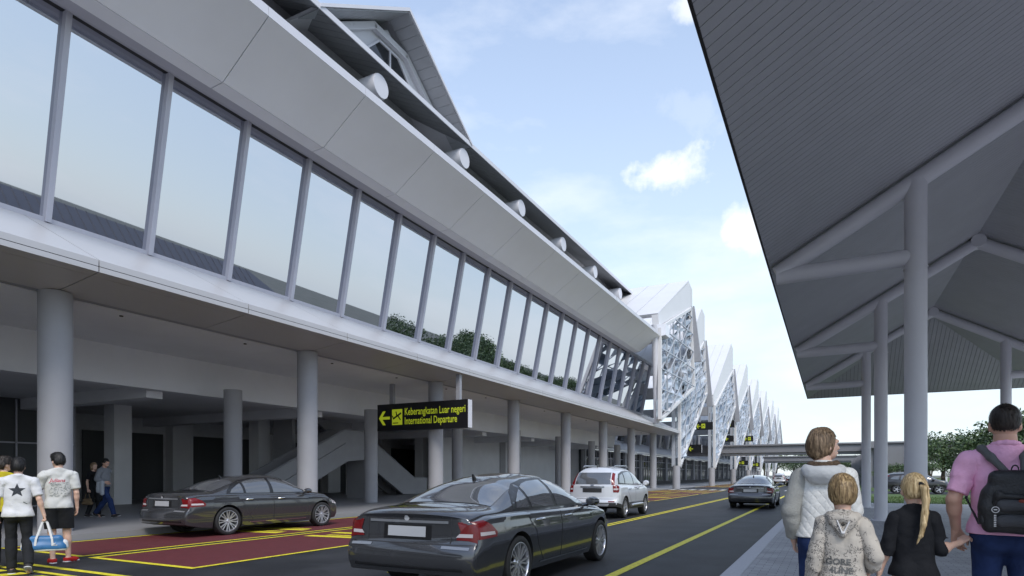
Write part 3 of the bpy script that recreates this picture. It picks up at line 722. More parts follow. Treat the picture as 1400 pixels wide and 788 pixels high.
# ------------------------------------------------------------------ trees
BARK = mat('bark', (0.09, 0.07, 0.05), 0.9, var=0.3, vscale=8, bump=0.4, bscale=25)
LEAVES = [mat('leaf_dark', (0.040, 0.072, 0.030), 0.55), mat('leaf_mid', (0.066, 0.110, 0.042), 0.55), mat('leaf_light', (0.11, 0.16, 0.06), 0.5)]
def tree_mesh(seed, h, w, n):
    rg = random.Random(seed); tb = MB(); cb = MB()
    zt = h*.42
    tb.tube([(0,0,0),(rg.uniform(-.1,.1),rg.uniform(-.1,.1),zt*.5),(rg.uniform(-.2,.2),rg.uniform(-.2,.2),zt),(0,0,h*.75)], [.03*h, .024*h, .018*h, .006*h], 10)
    cl = []
    for q in range(13):
        a = rg.uniform(0, 6.28); rr = w*.5*math.sqrt(rg.uniform(.05, 1)); zz = h*rg.uniform(.38, .9)
        rr *= 1.0 if zz < h*.72 else .55
        p = Vector((rr*math.cos(a), rr*math.sin(a), zz)); r_ = w*rg.uniform(.13, .22)
        cl.append((p, r_)); z0 = zt*rg.uniform(.6, 1.1)
        tb.tube([(0,0,z0), p*.55+Vector((0,0,z0*.45)), p], [.011*h, .007*h, .003*h], 6)
    for i in range(n):
        p, r_ = cl[rg.randrange(len(cl))]
        d = Vector((rg.gauss(0,1), rg.gauss(0,1), rg.gauss(0,.75)))
        d = d.normalized()*r_*(rg.random()**.42)*rg.uniform(.9,1.15)
        c = p+d; s = rg.uniform(.10, .22)*(h/8)**.5
        u = Vector((rg.gauss(0,1), rg.gauss(0,1), rg.gauss(0,.6))).normalized(); v = u.orthogonal().normalized()
        v.rotate(Matrix.Rotation(rg.uniform(0,6.28), 3, u)); k = u.cross(v)
        cb.add([c-v*s, c+k*s*.5, c+v*s, c-k*s*.5], [(0,1,2,3)], rg.choice([0,0,1,1,2]))
    return tb, cb
TPROTO = []
def tree(name, x, y, h, w, seed, label, group, n=3200, z=0.03):
    t = empty(name, (x, y, z), label, 'tree', group)
    if len(TPROTO) < 5:
        tb, cb = tree_mesh(seed, 8, 7.5, n); TPROTO.append((tb.build('trunk', BARK, None, smooth=True), cb.build('crown', LEAVES, None, fixn=False)))
        a, c = TPROTO[-1]
    else:
        a, c = [o.copy() for o in TPROTO[seed % 5]]
        for o in (a, c): COL.objects.link(o)
    for o in (a, c): o.parent = t
    t.scale = (w/7.5, w/7.5, h/8); t.rotation_euler = (0, 0, seed*1.7)
    return t
TS = [(*pix(px, 650, D).xy, h, w) for px, D, h, w in ((1224,76,3.4,6),(1290,69,6.6,8),(1384,62,7.6,8.5),(1256,82,4.4,7),(1338,74,6.4,9),(1412,60,8.4,8),(1440,78,9,10),(1400,88,8.6,10))]
TL = ['leafy tree behind the dark wagon, at the left beside the footbridge wall', 'bushy tree right above the bonnet of the dark wagon', 'tall leafy tree just left of the man in the pink polo shirt',
      'low dense tree between the canopy columns beyond the wagon', 'dense green tree standing behind the bushy one above the wagon', 'tall tree at the right edge beside the head of the man in pink', 'tall far tree outermost at the right edge', 'far tree showing over the others near the right edge']
for i, (x, y, h, w) in enumerate(TS): tree('broadleaf_tree', x, y, h, w, i, TL[i], 'trees beyond the side road')
rg = random.Random(9)
for i in range(13):
    tree('broadleaf_tree', -27+i*4.6, 250+rg.uniform(0, 30), rg.uniform(8.5, 11), 12, i+3, 'dark green tree in the row closing the far end of the road', 'trees at the far end of the road')
for i in range(7):
    tree('broadleaf_tree', 34+rg.uniform(0, 8), 94+i*13+rg.uniform(-2, 2), rg.uniform(8.6, 10.6), 10, i+1, 'leafy tree across the lawn, seen mirrored in the long window band', 'trees mirrored in the window band')
for i in range(10):
    x = 5.5+i*3.1+rg.uniform(-.6, .6); t = tree('shrub', x, 72+rg.uniform(0, 4), rg.uniform(2.6, 3.8), rg.uniform(4, 5.2), i+2, 'low green shrub in the hedge line behind the black estate car', 'shrubs behind the side road')
for i in range(5):
    tree('broadleaf_tree', 40+i*9, 120+i*14, 12, 14, i, 'big dark tree at the back of the right hand trees', 'trees behind the right hand trees')
# ------------------------------------------------------------------ cars
def carpaint(name, col, metal, rough):
    return mat(name, col, rough, metal=metal, coat=1.0, spec=0.5)
P_DARK = carpaint('paint_graphite', (0.062, 0.064, 0.070), 0.45, 0.14)
P_SILV = carpaint('paint_silver', (0.62, 0.64, 0.68), 0.15, 0.32)
P_BLK = carpaint('paint_black', (0.012, 0.012, 0.014), 0.2, 0.3)
P_GREY = carpaint('paint_mid_grey', (0.25, 0.26, 0.28), 0.4, 0.3)
CGLASS = mat('car_glass', (0.075, 0.08, 0.088), 0.02, spec=1.0, coat=1.0)
CTRIM = mat('black_trim', (0.012, 0.012, 0.013), 0.35)
CPLAST = mat('black_plastic', (0.022, 0.022, 0.024), 0.55)
CHROME = mat('chrome', (0.75, 0.76, 0.78), 0.12, metal=1.0)
ALLOY = mat('alloy_rim', (0.55, 0.56, 0.60), 0.28, metal=0.75)
RUBBER = mat('tyre_rubber', (0.018, 0.018, 0.019), 0.75, bump=0.1, bscale=60)
REDL = mat('red_lens', (0.16, 0.006, 0.008), 0.22, spec=0.5)
CLRL = mat('clear_lens', (0.55, 0.50, 0.51), 0.25)
PLATE = mat('number_plate', (0.42, 0.43, 0.45), 0.4)
PLATEK = mat('black_plate', (0.03, 0.03, 0.033), 0.35)
INTER = mat('cabin_dark', (0.02, 0.02, 0.022), 0.8)

def sstep(t): t = np.clip(t, 0, 1); return t*t*(3-2*t)
class Car:
    def __init__(s, sp): s.sp = sp; s.parts = []
    def itp(s, key, y): a = np.array(s.sp[key]); return float(np.interp(y, a[:, 0], a[:, 1]))
    def smooth_itp(s, key, y):
        # light smoothing of the polyline profile
        return sum(s.itp(key, y+d)*w for d, w in ((-.10,.15),(-.05,.2),(0,.3),(.05,.2),(.10,.15)))
    def zlow(s, y):
        z = s.itp('sill', y)
        for ya in s.sp['axles']:
            r = s.sp['arch']; d = abs(y-ya)
            if d < r: z = max(z, s.sp['wr']+math.sqrt(r*r-d*d)*1.0)
        return z
    def ring(s, y):
        sp = s.sp; hw = s.itp('width', y); zb = s.smooth_itp('belt', y); zt = max(s.smooth_itp('top', y), zb+.03); zl = min(s.zlow(y), zb-.06)
        pts = []
        st = np.array(sp['side'])
        for q in range(11):
            z = zl+(zb-.02-zl)*q/10
            pts.append((hw*float(np.interp(z, st[:, 0], st[:, 1])), z))
        x0 = pts[-1][0]; ins = sp['shoulder']
        pts.append((x0-ins*.25, zb+.002)); pts.append((x0-ins*.7, zb+.016))
        wg = x0-ins; z0 = zb+.02; H = zt-z0
        n, m, tb = sp['n'], sp['m'], sp['tumble']*min(1, H/.4)
        N = 16
        for q in range(N+1):
            th = math.pi/2*q/N; S = math.sin(th)**(2/n)
            if q == N: x = 0.0; S = 1.0
            else: x = wg*(max(0, 1-S**n))**(1/m)*(1-tb*S)
            pts.append((x, z0+H*S))
        return pts
    def body(s, paint):
        sp = s.sp; h = sp['L']/2
        ysl = list(np.linspace(-h, h, 84))+[-h+.01, -h+.025, -h+.05, h-.05, h-.025, h-.01]
        for ya in sp['axles']: ysl += list(ya+sp['arch']*np.cos(np.linspace(0, math.pi, 31)))+[ya-sp['arch']-.004, ya+sp['arch']+.004]
        ysl = sorted(set(round(float(v), 4) for v in ysl if -h <= v <= h))
        V = []; F = []; MI = []
        n = None
        for y in ysl:
            r = s.ring(y)
            e = min(h-y, h+y)/.10
            if e < 1:     # rounded edge into the end caps
                k = 1-.045*(1-math.sqrt(max(0, 1-(1-e)**2)))
                zc = .62; r = [(x*k, zc+(z-zc)*k) for x, z in r]
            full = [(x, y, z) for x, z in r]+[(-x, y, z) for x, z in reversed(r[:-1])]
            n = len(full); V += full
        ns = len(ysl)
        cl = sp.get('clad', 0)
        for i in range(ns-1):
            for k in range(n):
                k2 = (k+1) % n
                F.append((i*n+k, (i+1)*n+k, (i+1)*n+k2, i*n+k2))
                zz = (V[i*n+k][2]+V[i*n+k2][2])/2
                MI.append(1 if k == n-1 or zz < cl else 0)
        hn = (n-1)//2
        for e, i0 in ((0, 0), (1, (ns-1)*n)):
            M = 14; rows = []
            for k in range(hn):
                a = V[i0+k]; b = V[i0+n-1-k]
                row = [i0+n-1-k]
                for q in range(1, M):
                    t = q/M; row.append(len(V)); V.append((b[0]+(a[0]-b[0])*t, a[1], a[2]))
                row.append(i0+k); rows.append(row)
            top = i0+hn
            for k in range(hn-1):
                for q in range(M):
                    f = (rows[k][q], rows[k][q+1], rows[k+1][q+1], rows[k+1][q])
                    F.append(f if e == 0 else f[::-1]); MI.append(1 if V[rows[k][q]][2] < cl else 0)
            for q in range(M):
                f = (rows[-1][q], rows[-1][q+1], top); F.append(f if e == 0 else f[::-1]); MI.append(0)
        A = np.array(V)
        hw = sp['hw']; ax = np.abs(A[:, 0])/hw
        for sign, key in ((-1, 'rear'), (1, 'front')):
            k = sstep((sign*A[:, 1]-(h-sp[key+'_d']))/sp[key+'_d'])
            tz = np.array(sp[key]); off = np.interp(A[:, 2], tz[:, 0], tz[:, 1])+sp[key+'_c']*ax**2.6
            A[:, 1] -= sign*k*off
        m = MB(); m.v = [tuple(p) for p in A]; m.f = F; m.m = MI
        o = m.build('body', [paint, CPLAST], s.root, local=True); shade(o.data, 38)
        s.bvh = BVHTree.FromPolygons([Vector(p) for p in m.v], m.f)
        s.o = o
        return o
    def flat(s, poly, grid):
        bm = bmesh.new(); vs_ = [bm.verts.new((p[0], p[1], 0)) for p in poly]; bm.faces.new(vs_)
        for ax in (0, 1):
            lo, hi = min(p[ax] for p in poly), max(p[ax] for p in poly); t = lo+grid
            while t < hi-1e-4:
                no = (1, 0, 0) if ax == 0 else (0, 1, 0); c = [0, 0, 0]; c[ax] = t
                bmesh.ops.bisect_plane(bm, geom=bm.verts[:]+bm.edges[:]+bm.faces[:], plane_co=c, plane_no=no); t += grid
        bmesh.ops.triangulate(bm, faces=[f for f in bm.faces if len(f.verts) > 4])
        bm.verts.index_update(); vv = [v.co.copy() for v in bm.verts]; ff = [tuple(v.index for v in f.verts) for f in bm.faces]; bm.free()
        return vv, ff
    def decal(s, name, polys, m, off, parent=None, grid=.07, rim=0.0):
        b = MB()
        for axis, sg, poly in polys:
            vv, ff = s.flat(poly, grid); out = []
            for v in vv:
                if axis == 'x': o_, d = Vector((sg*3, v.x, v.y)), Vector((-sg, 0, 0))
                elif axis == 'y': o_, d = Vector((v.x, sg*6, v.y)), Vector((0, -sg, 0))
                else: o_, d = Vector((v.x, v.y, 4)), Vector((0, 0, -1))
                hit = s.bvh.ray_cast(o_, d)
                if hit[0] is None: hit = s.bvh.find_nearest(o_+d*(3 if axis == 'x' else 4 if axis == 'y' else 3))
                if axis == 'x' and abs(hit[0].x) < .62*s.sp['hw'] and v.y < s.sp['top'][3][1]-.05 and abs(v.x) > 1.7: hit = s.bvh.find_nearest(Vector((sg*s.sp['hw']*1.02, v.x, v.y)))
                if axis == 'y' and abs(hit[0].y) < s.sp['L']/2-.85: hit = s.bvh.find_nearest(Vector((v.x, sg*s.sp['L']/2, v.y)))
                p, nn = hit[0], hit[1]
                if nn.dot(d) > 0: nn = -nn
                out.append(p+nn*off)
            b.add(out, ff)
        o = b.build(name, m, parent or s.root, local=True); shade(o.data, 60)
        return o
def both(poly): return [('x', 1, poly), ('x', -1, poly)]
def sym(poly): return [('y', -1, poly), ('y', -1, [(-p[0], p[1]) for p in reversed(poly)])]
def symf(poly): return [('y', 1, poly), ('y', 1, [(-p[0], p[1]) for p in reversed(poly)])]
def grow(poly, g):
    cx = sum(p[0] for p in poly)/len(poly); cy = sum(p[1] for p in poly)/len(poly); out = []
    n = len(poly)
    for i in range(n):
        a, p, c = Vector(poly[i-1]), Vector(poly[i]), Vector(poly[(i+1) % n])
        d1 = (p-a).normalized(); d2 = (c-p).normalized(); n1 = Vector((d1.y, -d1.x)); n2 = Vector((d2.y, -d2.x)); nn = (n1+n2)
        if nn.length < 1e-5: nn = n1
        nn.normalize()
        area = sum(poly[j-1][0]*poly[j][1]-poly[j][0]*poly[j-1][1] for j in range(n))
        k = g/max(.4, nn.dot(n1)); q = p+nn*k*(1 if area > 0 else -1); out.append((q.x, q.y))
    return out

WHEELS = {}
def wheel(parent, x, y, wr, rr, wd, style):
    sg = 1 if x > 0 else -1
    key = (wr, style)
    if key not in WHEELS:
        b = MB(); b.lathe([(0.001, .02), (rr*.62, .02), (rr*.62, -.01), (rr*.9, -.01), (rr*.97, -wd*.4)], (0,0,0), 'x', 32)
        hub = b.build('wheel', DARK, None, smooth=True)
        w = wd
        prof = [(rr*.98, w*.30), (rr*1.01, w*.46), (rr*1.06, w*.5), (wr*.93, w*.49), (wr*.985, w*.42), (wr, w*.2), (wr, -w*.2), (wr*.985, -w*.42), (wr*.9, -w*.5), (rr, -w*.46)]
        ty = MB().lathe(prof, (0,0,0), 'x', 48).build('tyre', RUBBER, hub, smooth=True, local=True)
        b = MB(); b.lathe([(rr*1.015, w*.40), (rr*1.0, w*.455), (rr*.965, w*.46), (rr*.94, w*.40), (rr*.92, w*.1), (rr*.92, -w*.3)], (0,0,0), 'x', 48)
        b.lathe([(.001, w*.40), (.028, w*.40), (.034, w*.37), (.075, w*.33), (.085, w*.25)], (0,0,0), 'x', 20)
        ns = 8 if style == 'multi' else 5
        for q in range(ns):
            for d in ((-.12, .12) if style == 'multi' else (0,)):
                a0 = 2*math.pi*q/ns+(d*.7 if style == 'multi' else 0); a1 = 2*math.pi*q/ns+d*1.3
                p0 = (w*.32, .05*math.cos(a0), .05*math.sin(a0)); p1 = (w*.36, rr*.95*math.cos(a1), rr*.95*math.sin(a1))
                wdt = .022 if style == 'multi' else .055
                b.bar(p0, p1, wdt, .03, up=(1, 0, 0))
        b.build('rim', ALLOY, hub, smooth=True, local=True)
        WHEELS[key] = hub; h = hub
    else: h = dup(WHEELS[key])
    h.parent = parent; h.location = (x, y, wr); h.rotation_euler = (0, 0, 0 if sg > 0 else math.pi)
    return h

SEDAN = dict(L=5.03, hw=.95, wr=.345, arch=.40, axles=(-1.37, 1.62), shoulder=.085, n=2.5, m=2.9, tumble=.13,
    top=[(-2.52,1.00),(-2.45,1.045),(-2.2,1.07),(-1.72,1.09),(-1.15,1.335),(-.75,1.43),(-.2,1.485),(.25,1.475),(.62,1.40),(1.18,1.09),(1.32,1.045),(1.9,.95),(2.3,.84),(2.52,.70)],
    belt=[(-2.52,.90),(-2.2,.955),(-1.4,.965),(0,.945),(1.1,.925),(1.9,.85),(2.3,.75),(2.52,.62)],
    width=[(-2.52,.935),(-2.2,.95),(-1.6,.955),(-1.0,.95),(0,.945),(1.2,.945),(1.62,.95),(2.1,.925),(2.52,.86)],
    sill=[(-2.52,.30),(-2.2,.24),(-1.8,.21),(0,.20),(2.0,.20),(2.52,.22)],
    side=[(.15,.925),(.24,.955),(.34,.972),(.50,.99),(.68,1.0),(.80,.995),(.90,.972),(1.1,.95)],
    rear=[(.2,.10),(.30,.04),(.42,.0),(.58,.005),(.64,.05),(.70,.085),(.95,.10),(1.02,.07),(1.1,.08)], rear_d=.80, rear_c=.09,
    front=[(.2,.08),(.35,.0),(.55,.0),(.70,.05),(.9,.2)], front_d=.8, front_c=.34)
SUV = dict(L=4.53, hw=.91, wr=.345, arch=.40, axles=(-1.32, 1.30), shoulder=.06, n=3.4, m=3.2, tumble=.15, clad=.50,
    top=[(-2.27,1.30),(-2.2,1.50),(-2.05,1.60),(-1.6,1.68),(-.7,1.72),(.1,1.69),(.5,1.60),(1.2,1.17),(1.32,1.13),(1.9,1.03),(2.15,.93),(2.27,.8)],
    belt=[(-2.27,1.06),(-1.6,1.06),(0,1.02),(1.2,1.0),(1.9,.92),(2.27,.72)],
    width=[(-2.27,.86),(-2.0,.90),(-1.3,.91),(1.3,.91),(1.9,.89),(2.27,.80)],
    sill=[(-2.27,.40),(-1.9,.34),(-1.5,.30),(0,.28),(1.6,.28),(2.27,.30)],
    side=[(.2,.95),(.35,.975),(.5,.985),(.72,1.0),(.85,.995),(1.0,.975),(1.2,.95)],
    rear=[(.3,.10),(.42,.0),(.58,.0),(.64,.06),(1.05,.08),(1.1,.09),(1.55,.24),(1.7,.3)], rear_d=.7, rear_c=.16,
    front=[(.2,.08),(.4,.0),(.6,.0),(.8,.06),(1.0,.2)], front_d=.8, front_c=.34)

def make_sedan(label, loc):
    c = Car(SEDAN); c.root = empty('sedan', loc, label, 'car', 'dark grey sedans')
    c.body(P_DARK)
    dlo = [(-1.36,1.01),(-1.30,1.10),(-1.12,1.235),(-.85,1.335),(-.5,1.392),(-.1,1.41),(.25,1.395),(.55,1.325),(.85,1.185),(1.08,1.05),(1.14,.985),(.3,.99),(-.6,1.005)]
    c.decal('window_trim', both(dlo), CTRIM, .004)
    c.decal('rear_window', [('z', 1, [(-.70,-1.70),(.70,-1.70),(.60,-1.02),(-.60,-1.02)])], CGLASS, .005)
    c.decal('windscreen', [('z', 1, [(-.60,.52),(.60,.52),(.76,1.16),(-.76,1.16)])], CGLASS, .005)
    # doors (own panels over a dark gap), with windows and handles
    fd = [(-.03,.30),(1.02,.30),(1.10,.62),(1.12,.94),(-.03,.955)]
    rd = [(-.62,.30),(-.06,.30),(-.06,.955),(-1.10,.965),(-1.05,.86),(-.90,.72),(-.82,.52)]
    fw = [(.03,1.01),(.98,1.005),(1.02,1.04),(.80,1.17),(.52,1.295),(.22,1.365),(.02,1.38)]
    rw = [(-.80,1.02),(-.08,1.01),(-.07,1.38),(-.45,1.362),(-.68,1.325),(-.80,1.285)]
    qw = [(-1.25,1.03),(-.87,1.02),(-.87,1.26),(-1.02,1.195),(-1.18,1.11)]
    for sg in (1, -1):
        for nm, dp, wp, hy in (('front_door', fd, fw, .10), ('rear_door', rd, rw, -.88)):
            gap = c.decal('door_gap', [('x', sg, grow(dp, .007))], DARK, .0025)
            d = c.decal('door', [('x', sg, dp)], P_DARK, .0045); gap.parent = d
            c.decal('door_window', [('x', sg, wp)], CGLASS, .007, parent=d)
            hx = c.bvh.ray_cast(Vector((sg*3, hy+.1, .86)), Vector((-sg, 0, 0)))[0].x
            b = MB(); b.tube([(hx-sg*.01, hy, .855), (hx+sg*.035, hy+.03, .862), (hx+sg*.038, hy+.17, .866), (hx-sg*.01, hy+.22, .862)], [.016,.018,.018,.012], 10)
            b.build('door_handle', CHROME, d, smooth=True, local=True)
        c.decal('quarter_window', [('x', sg, qw)], CGLASS, .007)
        c.decal('sill_strip', [('x', sg, [(-.75,.275),(1.05,.27),(1.05,.288),(-.75,.293)])], CHROME, .006)
        # mirrors
        b = MB(); mx = sg*1.02
        b.lathe([(.001,-.10),(.06,-.09),(.085,-.03),(.088,.04),(.07,.10),(.001,.115)], (0,0,0), 'y', 16)
        b.v = [(mx+p[0]*1.25, 1.0+p[1]*.8, 1.035+p[2]*.85) for p in b.v]; b.tube([(sg*.86,.98,.97),(sg*.97,1.0,1.0)], .03, 8)
        b.build('wing_mirror', P_DARK, c.root, smooth=True, local=True)
        # tail lights: wrap from the rear face round the corner
        sgn = lambda pl: [(sg*p[0], p[1]) for p in pl] if sg > 0 else [(sg*p[0], p[1]) for p in reversed(pl)]
        tl = c.decal('tail_light', [('y', -1, sgn([(.66,.715),(.90,.705),(.93,.84),(.88,.905),(.78,.885),(.71,.80)])), ('x', sg, [(-2.425,.72),(-1.98,.735),(-1.97,.79),(-2.07,.875),(-2.20,.93),(-2.425,.91)])], REDL, .008, grid=.045)
        c.decal('lamp_lens', [('x', sg, [(-2.31,.765),(-2.02,.765),(-2.04,.80),(-2.31,.805)]), ('y', -1, sgn([(.66,.745),(.86,.745),(.86,.785),(.70,.785)]))], CLRL, .011, parent=tl, grid=.045)
        c.decal('headlight', [('x', sg, [(2.02,.66),(2.36,.60),(2.36,.70),(2.2,.76),(2.02,.77)]), ('y', 1, sgn([(.42,.60),(.80,.60),(.82,.70),(.45,.70)]))], CLRL, .008, grid=.05)
        c.decal('bumper_glint_or_reflector', [('y', -1, sgn([(.50,.615),(.84,.605),(.84,.635),(.50,.645)]))], P_GREY, .006, grid=.05)  # grey patches paint a light reflection on the bumper
    # boot lid, bumper seam, plate, strip, emblem
    c.decal('bumper_seam', [('y', -1, [(-.92,.655),(.92,.655),(.92,.665),(-.92,.665)])], DARK, .003)
    for x in (-.60, .59): c.decal('boot_seam', [('y', -1, [(x,.67),(x+.010,.67),(x+.010,.99),(x,.99)])], DARK, .003)
    c.decal('boot_strip', [('y', -1, [(-.56,.895),(.56,.895),(.56,.925),(-.56,.925)])], CHROME if False else P_GREY, .010)
    c.decal('plate_recess', [('y', -1, [(-.34,.70),(.34,.70),(.34,.875),(-.34,.875)])], CTRIM, .004)
    c.decal('number_plate', [('y', -1, [(-.27,.735),(.27,.735),(.27,.855),(-.27,.855)])], PLATE, .014)
    c.decal('emblem', [('y', -1, [(.036*math.cos(a*math.pi/9), 0.950+.036*math.sin(a*math.pi/9)) for a in range(18)])], PLATE, .014, grid=.03)
    c.decal('lower_valance', [('y', -1, [(-.80,.30),(.80,.30),(.76,.40),(-.76,.40)])], CPLAST, .004)
    b = MB(); b.tube([(0,-.92,1.39),(0,-.97,1.46)], [.035,.014], 8); b.build('aerial_fin', CTRIM, c.root, smooth=True, local=True)
    for y in SEDAN['axles']:
        for x in (.83, -.83): wheel(c.root, x, y, .345, .262, .24, 'multi')
    return c.root

def make_suv(label, loc, paint, group, rz=0):
    c = Car(SUV); c.root = empty('estate_car', loc, label, 'car', group, rz)
    c.body(paint)
    dlo = [(-1.88,1.12),(-1.80,1.30),(-1.55,1.46),(-1.0,1.545),(-.3,1.565),(.2,1.53),(.6,1.38),(1.0,1.16),(1.06,1.07),(0,1.085)]
    c.decal('window_trim', both(dlo), CTRIM, .004)
    for sg in (1, -1):
        sgn = lambda pl: [(sg*p[0], p[1]) for p in pl] if sg > 0 else [(sg*p[0], p[1]) for p in reversed(pl)]
        for dp, wp, hy in (([(-.10,.52),(1.0,.52),(1.06,1.0),(-.10,1.03)], [(-.06,1.11),(.92,1.10),(.96,1.14),(.55,1.36),(.18,1.50),(-.06,1.525)], .05),
                           ([(-.62,.52),(-.14,.52),(-.14,1.03),(-1.12,1.06),(-1.05,.88),(-.85,.72)], [(-1.1,1.14),(-.14,1.115),(-.14,1.53),(-.6,1.52),(-1.0,1.49)], -.95)):
            gap = c.decal('door_gap', [('x', sg, grow(dp, .007))], DARK, .0025)
            d = c.decal('door', [('x', sg, dp)], paint, .0045); gap.parent = d
            c.decal('door_window', [('x', sg, wp)], CGLASS, .007, parent=d)
            hx = c.bvh.ray_cast(Vector((sg*3, hy+.1, .96)), Vector((-sg, 0, 0)))[0].x
            b = MB(); b.tube([(hx-sg*.01, hy, .955), (hx+sg*.035, hy+.03, .962), (hx+sg*.038, hy+.17, .966), (hx-sg*.01, hy+.22, .962)], [.016,.018,.018,.012], 10)
            b.build('door_handle', CHROME, d, smooth=True, local=True)
        c.decal('quarter_window', [('x', sg, [(-1.74,1.17),(-1.2,1.145),(-1.12,1.47),(-1.5,1.405),(-1.68,1.29)])], CGLASS, .007)
        b = MB(); b.tube([(sg*.93,-.75,.40),(sg*.95,-.6,.42),(sg*.95,.6,.42),(sg*.93,.75,.40)], .045, 10); b.build('side_step', ALLOY, c.root, smooth=True, local=True)
        b = MB(); b.lathe([(.001,-.10),(.07,-.09),(.095,-.03),(.098,.04),(.07,.10),(.001,.115)], (0,0,0), 'y', 16)
        b.v = [(sg*1.0+p[0]*1.2, .92+p[1]*.8, 1.14+p[2]) for p in b.v]; b.tube([(sg*.84,.93,1.06),(sg*.95,.92,1.1)], .03, 8)
        b.build('wing_mirror', paint, c.root, smooth=True, local=True)
        t = c.decal('tail_light', [('y', -1, sgn([(.64,1.10),(.745,1.10),(.665,1.46),(.59,1.50)])), ('y', -1, sgn([(.70,.86),(.86,.86),(.84,1.085),(.68,1.085)])), ('x', sg, [(-2.2,.86),(-1.97,.90),(-1.94,1.085),(-2.16,1.085)])], REDL, .008, grid=.05)
        c.decal('lamp_lens', [('y', -1, sgn([(.71,.94),(.84,.94),(.84,.99),(.71,.99)]))], CLRL, .012, parent=t, grid=.05)
        c.decal('headlight', [('x', sg, [(1.80,.80),(2.08,.74),(2.08,.86),(1.84,.92)]), ('y', 1, sgn([(.40,.74),(.70,.74),(.74,.86),(.45,.86)]))], CLRL, .008, grid=.05)
        c.decal('bumper_glint_or_reflector', [('y', -1, sgn([(.56,.545),(.76,.545),(.76,.585),(.56,.585)]))], REDL, .006, grid=.05)
    c.decal('rear_window', [('y', -1, [(-.62,1.12),(.62,1.12),(.56,1.50),(-.56,1.50)])], CGLASS, .006, grid=.06)
    c.decal('windscreen', [('z', 1, [(-.60,.52),(.60,.52),(.72,1.18),(-.72,1.18)])], CGLASS, .005)
    c.decal('number_plate', [('y', -1, [(-.33,.86),(.33,.86),(.33,1.0),(-.33,1.0)])], PLATEK, .012)
    c.decal('tailgate_handle', [('y', -1, [(-.42,1.02),(.42,1.02),(.42,1.055),(-.42,1.055)])], CHROME, .018)
    c.decal('emblem', [('y', -1, [(-.05,1.065),(.05,1.065),(.06,1.11),(-.06,1.11)])], CHROME, .014, grid=.04)
    c.decal('tailgate_seam', [('y', -1, [(-.80,.64),(.80,.64),(.80,.652),(-.80,.652)])], DARK, .004)
    c.decal('skid_plate', [('y', -1, [(-.55,.42),(.55,.42),(.60,.50),(-.60,.50)])], ALLOY, .006)
    b = MB()
    for x in (-.55, .55): b.tube([(x,-1.5,1.68),(x,-1.4,1.73),(x,-.1,1.74),(x,.05,1.69)], .02, 8)
    b.build('roof_rail', P_GREY, c.root, smooth=True, local=True)
    b = MB(); b.tube([(.0,-1.62,1.68),(.0,-1.75,1.80)], [.02,.008], 8); b.build('aerial', CTRIM, c.root, smooth=True, local=True)
    for y in SUV['axles']:
        for x in (.78, -.78): wheel(c.root, x, y, .345, .235, .23, 'five')
    return c.root
s1 = make_sedan('dark grey sedan large in the middle foreground, seen from behind at its right corner', (-4.57, 8.62, 0)); s1.scale = (1.04, 1.06, 1.035)
def place(src, loc, rz, label, group=None):
    o = dup(src); o.location = loc; o.scale = (1.02, 1.05, 1.02) if src is s1 else src.scale; o.rotation_euler = (0, 0, rz); o['label'] = label
    if group: o['group'] = group
    return o
place(s1, (-14.3, 11.85, .004), R(-1), 'dark grey sedan parked on the maroon bay beside the concourse kerb')
place(s1, (-3.2, 31.8, 0), R(0.5), 'dark grey sedan driving away in the lane left of the quilted jacket woman')
s2 = make_suv('silver white estate car driving away with red corner lamps and a dark number plate', (-7.30, 22.3, 0), P_SILV, 'tall estate cars')
s2.scale = (1.04, 1.0, 1.06)
s3 = make_suv('black estate car in side view on the road beyond the grass strip', (6.3, 60.0, 0), P_BLK, 'tall estate cars', R(-90))
s3.scale = (1.0, 1.1, 1.0)
place(s1, (-4.6, 97, 0), 0, 'small distant dark sedan nearest of the queue below the footbridges')
place(s2, (-7.2, 108, 0), 0, 'small distant silver estate car at the left of the far queue')
place(s3, (-4.9, 116, 0), 0, 'small distant black estate car between the silver one and the sedan in the far queue')
